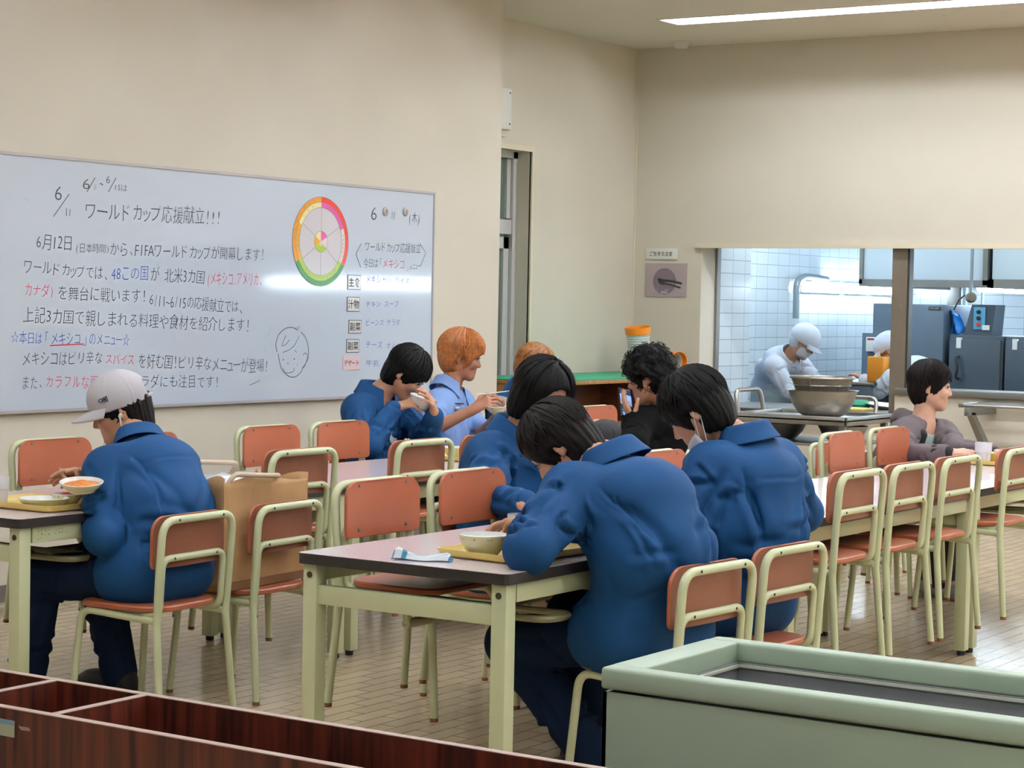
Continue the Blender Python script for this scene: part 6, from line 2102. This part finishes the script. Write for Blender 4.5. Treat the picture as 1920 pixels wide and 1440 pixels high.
def kitchen_cap(c, b):
    o = brim_cap(c, b, 'white_cloth', back_hole=False, puffy=1.10, brim_len=0.06)
    S = Solid()
    S.ell((0, -0.045, -0.01), (0.088, 0.075, 0.075), np.eye(3), 0.02)
    S.ell((0, 0.09, -0.06), (0.10, 0.09, 0.14), np.eye(3), 0.01, -1)
    v, q = S.mesh(0.006)
    mesh_obj('neck_cover', c['H'] + v @ c['A'], q, 'white_cloth', o, c['org'])
    S = Solid()
    S.ell((0, 0.024, -0.050), (0.068, 0.074, 0.064), np.eye(3), 0.01)
    S.ell((0, -0.07, -0.03), (0.12, 0.085, 0.12), np.eye(3), 0.01, -1)
    v, q = S.mesh(0.006)
    mesh_obj('face_mask', c['H'] + v @ c['A'], q, 'mask_white', b, c['org'])


kitchen_cap(c, b)
S = Solid()
S.cone(c['pel'] - c['back'] * 0.06, c['mid'] - c['back'] * 0.055, 0.125, 0.12, 0.05).cone(c['pel'] - c['back'] * 0.05 + c['L'] * 0.07, c['pel'] - c['back'] * 0.05 - c['L'] * 0.07, 0.115, k=0.05)
S.cone(c['pel'] + c['L'] * 0.08, c['pel'] + c['L'] * 0.08 - np.array([0, 0, 0.38]), 0.135, 0.13, 0.05).cone(c['pel'] - c['L'] * 0.08, c['pel'] - c['L'] * 0.08 - np.array([0, 0, 0.38]), 0.135, 0.13, 0.05)
v, q = S.mesh(0.01)
v = torso_creases(v, q, c, np.random.RandomState(4), 0.012)
mesh_obj('apron', v, q, 'apron_clear', b, c['org'])
b, tp, c = build_person('helper', 'person in white kitchen uniform and cap half hidden behind the post', skin='skin', top='white_cloth', bottom='white_cloth', hunch=0.07, hair_args=None, top_name='coat', shoe='shoe_white')
PPL['helper'] = b
kitchen_cap(c, b)
# ------------------------------------------------------------------ food, crockery and bags
mat('tray_yellow', '#cfb566', 0.35)
mat('cream_china', '#dcd6a8', 0.2)
mat('china_white', '#e2e2dc', 0.15)
mat('bowl_yellow', '#cdb35a', 0.3)
mat('cup_plastic', '#e9e7ee', 0.25, spec=0.5, alpha=0.5)
mat('milk', '#e9e3d2', 0.3)
mat('food_orange', '#c4722a', 0.5, noise=(60, 0.35))
mat('food_red', '#8f2a22', 0.4)
mat('print_grey', '#6c7280', 0.5)
mat('print_red', '#b06a50', 0.5)
mat('towel_white', '#d5dce2', 0.85, bump=(300, 0.2, 0.0006))
mat('towel_blue', '#3c7fa0', 0.85)
mat('kraft', '#b0885c', 0.8, noise=(9, 0.10), bump=(35, 0.25, 0.003))
mat('kraft_dark', '#805c38', 0.8)
mat('rope', '#c2b09a', 0.8)
mat('film', '#d5d6dc', 0.15)
mat('floral_black', '#17161b', 0.8)
mat('floral_white', '#c3bfc4', 0.8)
mat('phone_body', '#101114', 0.25)
mat('screen_sky', '#4f86e8', 0.3, emit=((0.25, 0.45, 0.95), 1.1))
mat('screen_dark', '#232a3a', 0.3, emit=((0.05, 0.07, 0.12), 0.6))
mat('screen_mid', '#8d97b8', 0.3, emit=((0.35, 0.40, 0.6), 0.7))
TZ = 0.7


def tray(label, loc, rz, w=0.40, d=0.30):
    t = thing('meal_tray', label, 'tray', loc, rz, 'yellow meal trays')
    m = MB()
    rings = []
    for s, z in ((0.90, 0.0), (0.965, 0.006), (1.0, 0.022), (1.0, 0.025), (0.985, 0.025), (0.945, 0.010), (0.90, 0.004)):
        rings.append([(x, y, z) for x, y in round_rect(w - 2 * (1 - s) * 0.2, d - 2 * (1 - s) * 0.2, 0.035 * s, 6)])
    n = len(rings[0])
    vs = [p for r in rings for p in r]
    fs = [tuple(range(n - 1, -1, -1)), tuple(range((len(rings) - 1) * n, len(rings) * n))]
    for i in range(len(rings) - 1):
        for k in range(n):
            fs.append((i * n + k, i * n + (k + 1) % n, (i + 1) * n + (k + 1) % n, (i + 1) * n + k))
    m.add(vs, fs)
    m.build('tray_body', 'tray_yellow', t)
    return t


def bowl(label, loc, r=0.074, h=0.066, foot=0.038, outer='cream_china', inner='china_white', pattern=True, food=None, group=None, rot=None, kind='bowl'):
    t = thing('soup_bowl' if kind == 'bowl' else 'plate', label, kind, loc, 0, group)
    if rot:
        t.rotation_euler = rot
    o = [(0, 0.0), (foot, 0.0), (foot + 0.002, 0.004), (r * 0.72, h * 0.30), (r * 0.92, h * 0.70), (r, h)]
    MB().lathe(o, 36).build('outer_wall', outer, t)
    MB().lathe([(r, h), (r - 0.003, h + 0.001), (r * 0.90 - 0.003, h * 0.70), (r * 0.70 - 0.003, h * 0.33), (foot, 0.006), (0, 0.005)], 36).build('inside', inner, t)
    if pattern:
        for k in range(10):
            a = k * 2 * PI / 10 + 0.2
            rr = r * 0.955 + 0.0008
            m = MB()
            pu = lambda u, v: (rr * math.cos(a + u / rr), rr * math.sin(a + u / rr), h * 0.84 + v)
            if k % 2:
                ribbon(m, [(-0.003, 0), (0.003, 0.001)], 0.005, pu)
                m.build('printed_motif', 'print_red', t, smooth=0)
            else:
                ribbon(m, [(-0.008, 0.004), (-0.003, -0.003), (0.002, 0.004), (0.006, -0.003), (0.009, 0.003)], 0.0022, pu)
                m.build('printed_motif', 'print_grey', t, smooth=0)
    if food:
        m = MB()
        m.lathe([(r * 0.86, h * 0.66), (r * 0.5, h * 0.86), (r * 0.2, h * 1.1), (0, h * 1.16)], 20)
        m.build('food', food, t)
    return t


def cup(label, loc, h=0.098, r=0.036, fill=0.55):
    t = thing('milk_cup', label, 'cup', loc, 0, 'cups of milk')
    MB().lathe([(0, 0.0), (r * 0.82, 0.0), (r * 0.9, h * 0.55), (r * 0.97, h * 0.57), (r, h), (r - 0.0022, h), (r * 0.97 - 0.0022, h * 0.585), (r * 0.9 - 0.0022, h * 0.56), (r * 0.82 - 0.002, 0.003), (0, 0.003)], 32).build('cup_wall', 'cup_plastic', t)
    MB().lathe([(0, 0.0035), (r * 0.82 - 0.003, 0.0035), (r * 0.9 - 0.0032, h * fill), (0, h * fill)], 28).build('milk', 'milk', t)
    return t


# hunched man's meal
TR = (5.12, 3.335)
tray('yellow meal tray beside the striped towel on the nearest table', (TR[0], TR[1], TZ), math.radians(-6), 0.40, 0.30)
bowl('cream bowl with small printed motifs on the tray beside the striped towel', (4.99, 3.36, TZ + 0.005))
bowl('yellow bowl half hidden behind the elbow of the hunched man', (5.12, 3.31, TZ + 0.005), 0.062, 0.05, 0.034, 'bowl_yellow', 'bowl_yellow', False)
cup('frosted plastic cup with a little milk behind the elbow of the hunched man', (5.285, 3.43, TZ + 0.005), fill=0.34)
# striped towel
t = thing('folded_towel', 'folded white towel with blue stripes lying on the nearest table', 'towel', (4.83, 3.465, TZ), math.radians(-69))
m = MB()


def towel_pt(u, v, top):
    x, y = (u - 0.5) * 0.175, (v - 0.5) * 0.055
    hgt = 0.016 + 0.006 * math.sin(u * 7 + 1) + 0.012 * max(0, 0.25 - u) * 4 * (0.6 + v * 0.4) + 0.004 * math.sin(v * 9 + u * 4)
    edge = min(1, 8 * v * (1 - v) + 0.25) * min(1, 14 * u * (1 - u) + 0.3)
    return (x + 0.006 * math.sin(6 * v), y + 0.006 * math.sin(9 * u), hgt * edge if top else 0.0005)


nu, nv = 24, 8
for top in (1, 0):
    for j in range(nv):
        for i in range(nu):
            m.cur = 1 if (i in (4, 5) or i == nu - 1 or i == 0) and top else 0
            m.add([towel_pt((i + a) / nu, (j + b) / nv, top) for a, b in ((0, 0), (1, 0), (1, 1), (0, 1))], [(0, 1, 2, 3)])
m.build('towel_cloth', ['towel_white', 'towel_blue'], t, smooth=60)
m = MB()
for v in (0.3, 0.55, 0.8):
    ribbon(m, [(0.26 + 0.06 * k, v) for k in range(12)], 0.018, lambda a, b: (lambda p: (p[0], p[1], p[2] + 0.0008))(towel_pt(a, b, 1)))
m.build('stripes', 'towel_blue', t, smooth=0)

# grey cap man's meal
tray('yellow meal tray in front of the man in the grey cap', (5.14, 5.345, TZ), math.radians(0), 0.30, 0.40)
bowl('shallow cream dish on the tray of the man in the grey cap', (5.075, 5.255, TZ + 0.005), 0.088, 0.036, 0.06, pattern=False)
cup('cup of milk on the tray of the man in the grey cap', (5.06, 5.46, TZ + 0.005), fill=0.62)
bowl('small cream bowl with red food beside the shallow dish', (5.20, 5.27, TZ + 0.005), 0.055, 0.042, 0.034, pattern=True, food='food_red')
bowl('cream plate with orange rice held up by the man in the grey cap', (5.085, 5.085, 0.775), 0.075, 0.034, 0.045, pattern=False, food='food_orange', rot=(0.1, -0.12, 0), kind='plate')

# the two men on the far side
bowl('white bowl lifted to the face of the man with the bowl cut', (8.19, 5.90, 0.925), 0.070, 0.056, 0.036, 'china_white', 'china_white', True, rot=(0.25, 0.1, 0))
bowl('cream bowl held by the man in the light blue shirt', (8.86, 5.90, 0.885), 0.072, 0.056, 0.036, pattern=True, rot=(0.2, -0.35, 0))
t = thing('spoon', 'thin pale spoon in the hand of the man in the light blue shirt', 'spoon', (8.80, 5.93, 0.955))
MB().tube([(-0.05, 0.03, 0.02), (0.0, -0.0, 0.022), (0.10, -0.06, 0.034)], [0.0035, 0.003, 0.003], 8).build('handle', 'china_white', t)
MB().lathe([(0, -0.004), (0.012, -0.002), (0.015, 0.003), (0, 0.001)], 12, T(0.115, -0.068, 0.035)).build('spoon_head', 'china_white', t)
tray('yellow meal tray on the whiteboard row in front of the man drinking from a bowl', (8.10, 5.56, TZ), 0.0, 0.40, 0.30)
bowl('cream bowl with printed rim on the tray before the drinking man', (8.02, 5.56, TZ + 0.005), 0.07, 0.055, 0.036)
bowl('yellow bowl on the tray before the drinking man', (8.02, 5.47, TZ + 0.005), 0.055, 0.04, 0.03, 'bowl_yellow', 'china_white', False)

# boy's meal
tray('yellow meal tray in front of the boy in the hoodie', (9.85, 3.60, TZ), 0.0, 0.40, 0.30)
cup('cup of milk on the tray of the boy in the hoodie', (9.71, 3.60, TZ + 0.005), fill=0.55, h=0.105, r=0.042)
bowl('yellow bowl with red food on the tray of the boy in the hoodie', (9.83, 3.56, TZ + 0.005), 0.06, 0.05, 0.036, 'bowl_yellow', 'china_white', False, food='food_red')

# phone
pw_ = V3(PEOPLE['curly']['wrL'])
t = thing('smartphone', 'black smartphone with a bright blue picture on its screen, held by the curly haired man', 'phone', tuple(pw_ + np.array([0.02, 0.06, 0.10])), math.radians(-28))
t.rotation_euler = (math.radians(-28), math.radians(14), math.radians(-22))
MB().rbox(-0.037, 0.037, 0.0, 0.009, -0.076, 0.076, 0.004, 2).build('phone_body', 'phone_body', t)
for nm, x0, x1, z0, z1, mm in (('screen', -0.034, 0.034, -0.072, 0.072, 'screen_dark'), ('screen_picture', -0.034, 0.034, 0.012, 0.042, 'screen_sky'), ('screen_picture', -0.034, 0.034, -0.012, 0.012, 'screen_mid'), ('screen_picture', -0.034, 0.034, -0.035, -0.012, 'screen_dark'),
                               ('screen_picture', -0.026, 0.02, -0.066, -0.052, 'screen_sky'), ('screen_picture', -0.02, 0.01, 0.056, 0.060, 'screen_mid'), ('screen_picture', -0.03, 0.02, -0.044, -0.041, 'screen_mid')):
    MB().box(x0, x1, -0.0006 if nm == 'screen' else -0.0012, 0.0, z0, z1).build(nm, mm, t, smooth=0)

# floral pouch on the table
S = Solid()
S.ell((0, 0, 0.085), (0.14, 0.09, 0.085), None, 0.02).ell((0.03, 0.0, 0.05), (0.15, 0.10, 0.055), None, 0.03)
v, q = S.mesh(0.008)
v = folds(v, q, V3(1, 0, 0), V3(0, 1, 0), V3(0, 0, 1), 0.012, 10, 0.6, 1.1)
v[:, 2] = np.maximum(v[:, 2], 0.0)
pouch = mesh_obj('floral_pouch', v, q, 'floral_black')
pouch.location = (8.95, 5.30, TZ)
tag(pouch, 'black pouch with white flower print lying on the table beside the curly haired man', 'pouch')
rng = np.random.RandomState(5)
n = vnormals(v, q)
for k in range(44):
    i = rng.randint(len(v))
    if n[i, 2] < -0.2:
        continue
    p, nn = v[i], n[i]
    t1 = unit(np.cross(nn, rng.randn(3)))
    t2 = np.cross(nn, t1)
    m = MB()
    R_ = rng.uniform(0.013, 0.026)
    pts = [p + nn * 0.003 + (t1 * math.cos(a) + t2 * math.sin(a)) * R_ * (0.75 + 0.35 * math.sin(5 * a)) for a in np.linspace(0, 2 * PI, 20)[:-1]]
    m.add([tuple(x) for x in pts], [tuple(range(19))])
    m.build('flower_print', 'floral_white', pouch, smooth=0)

# big paper bag on the chair
BW, BD, BH = 0.50, 0.24, 0.385
t = thing('paper_bag', 'large creased brown paper bag with rope handles standing on a chair', 'bag', (5.785, 4.975, 0.403), math.radians(3.5))
m = MB()


def bag_pt(side, u, v):
    """side 0 front, 1 right, 2 back, 3 left"""
    w = 0.012 * (vnoise(np.array([[u * 5 + side * 3.1, v * 4, side * 2.0]]))[0] - 0.5) * 2
    w += 0.008 * math.sin(3 * u + 5 * v + side)
    e = 4 * u * (1 - u)
    sx = 1 + 0.02 * v
    top = BH * (1.0 + (0.05 * math.sin(5 * u + side * 1.3) + 0.04 * (u - 0.5) if v > 0.99 else 0))
    z = v * top
    if side == 0:
        return ((u - 0.5) * BW * sx, -BD / 2 - w * e * min(1, 3 * v), z)
    if side == 1:
        return (BW / 2 * sx - (0.045 * e * v) + w * e * 0.5, (u - 0.5) * BD, z)
    if side == 2:
        return ((0.5 - u) * BW * sx, BD / 2 + w * e * min(1, 3 * v), z)
    return (-BW / 2 * sx + (0.045 * e * v) + w * e * 0.5, (0.5 - u) * BD, z)


for s_ in range(4):
    m.grid(lambda a, b: bag_pt(s_, a, b), 16 if s_ % 2 == 0 else 8, 16)
m.add([(-BW / 2, -BD / 2, 0.001), (BW / 2, -BD / 2, 0.001), (BW / 2, BD / 2, 0.001), (-BW / 2, BD / 2, 0.001)], [(0, 1, 2, 3)])
bg = m.build('bag_paper', 'kraft', t, smooth=25)
so = bg.modifiers.new('thickness', 'SOLIDIFY')
so.thickness = 0.003
MB().box(-BW / 2 - 0.001, BW / 2 + 0.001, -BD / 2 - 0.003, -BD / 2 + 0.001, 0.0, 0.03).build('bottom_fold', 'kraft_dark', t, smooth=0)
for yy, dz in ((-0.10, 0.0), (0.09, 0.035)):
    MB().tube(fillet([(-0.22, yy, BH - 0.02), (-0.20, yy - 0.02, BH + 0.030 + dz), (0.04, yy - 0.05, BH + 0.012 + dz), (0.075, yy + 0.01, BH + 0.01), (0.02, yy, BH - 0.04)], 0.05), 0.009, 10).build('rope_handle', 'rope', t)
m = MB()
m.grid(lambda u, v: (-0.21 + 0.30 * u, -0.09 + 0.17 * v, BH - 0.035 + 0.05 * math.sin(PI * u) * (0.4 + 0.6 * v) + 0.012 * math.sin(9 * u + 7 * v)), 18, 10)
f_ = m.build('plastic_film', 'film', t, smooth=60)
so = f_.modifiers.new('thickness', 'SOLIDIFY')
so.thickness = 0.002
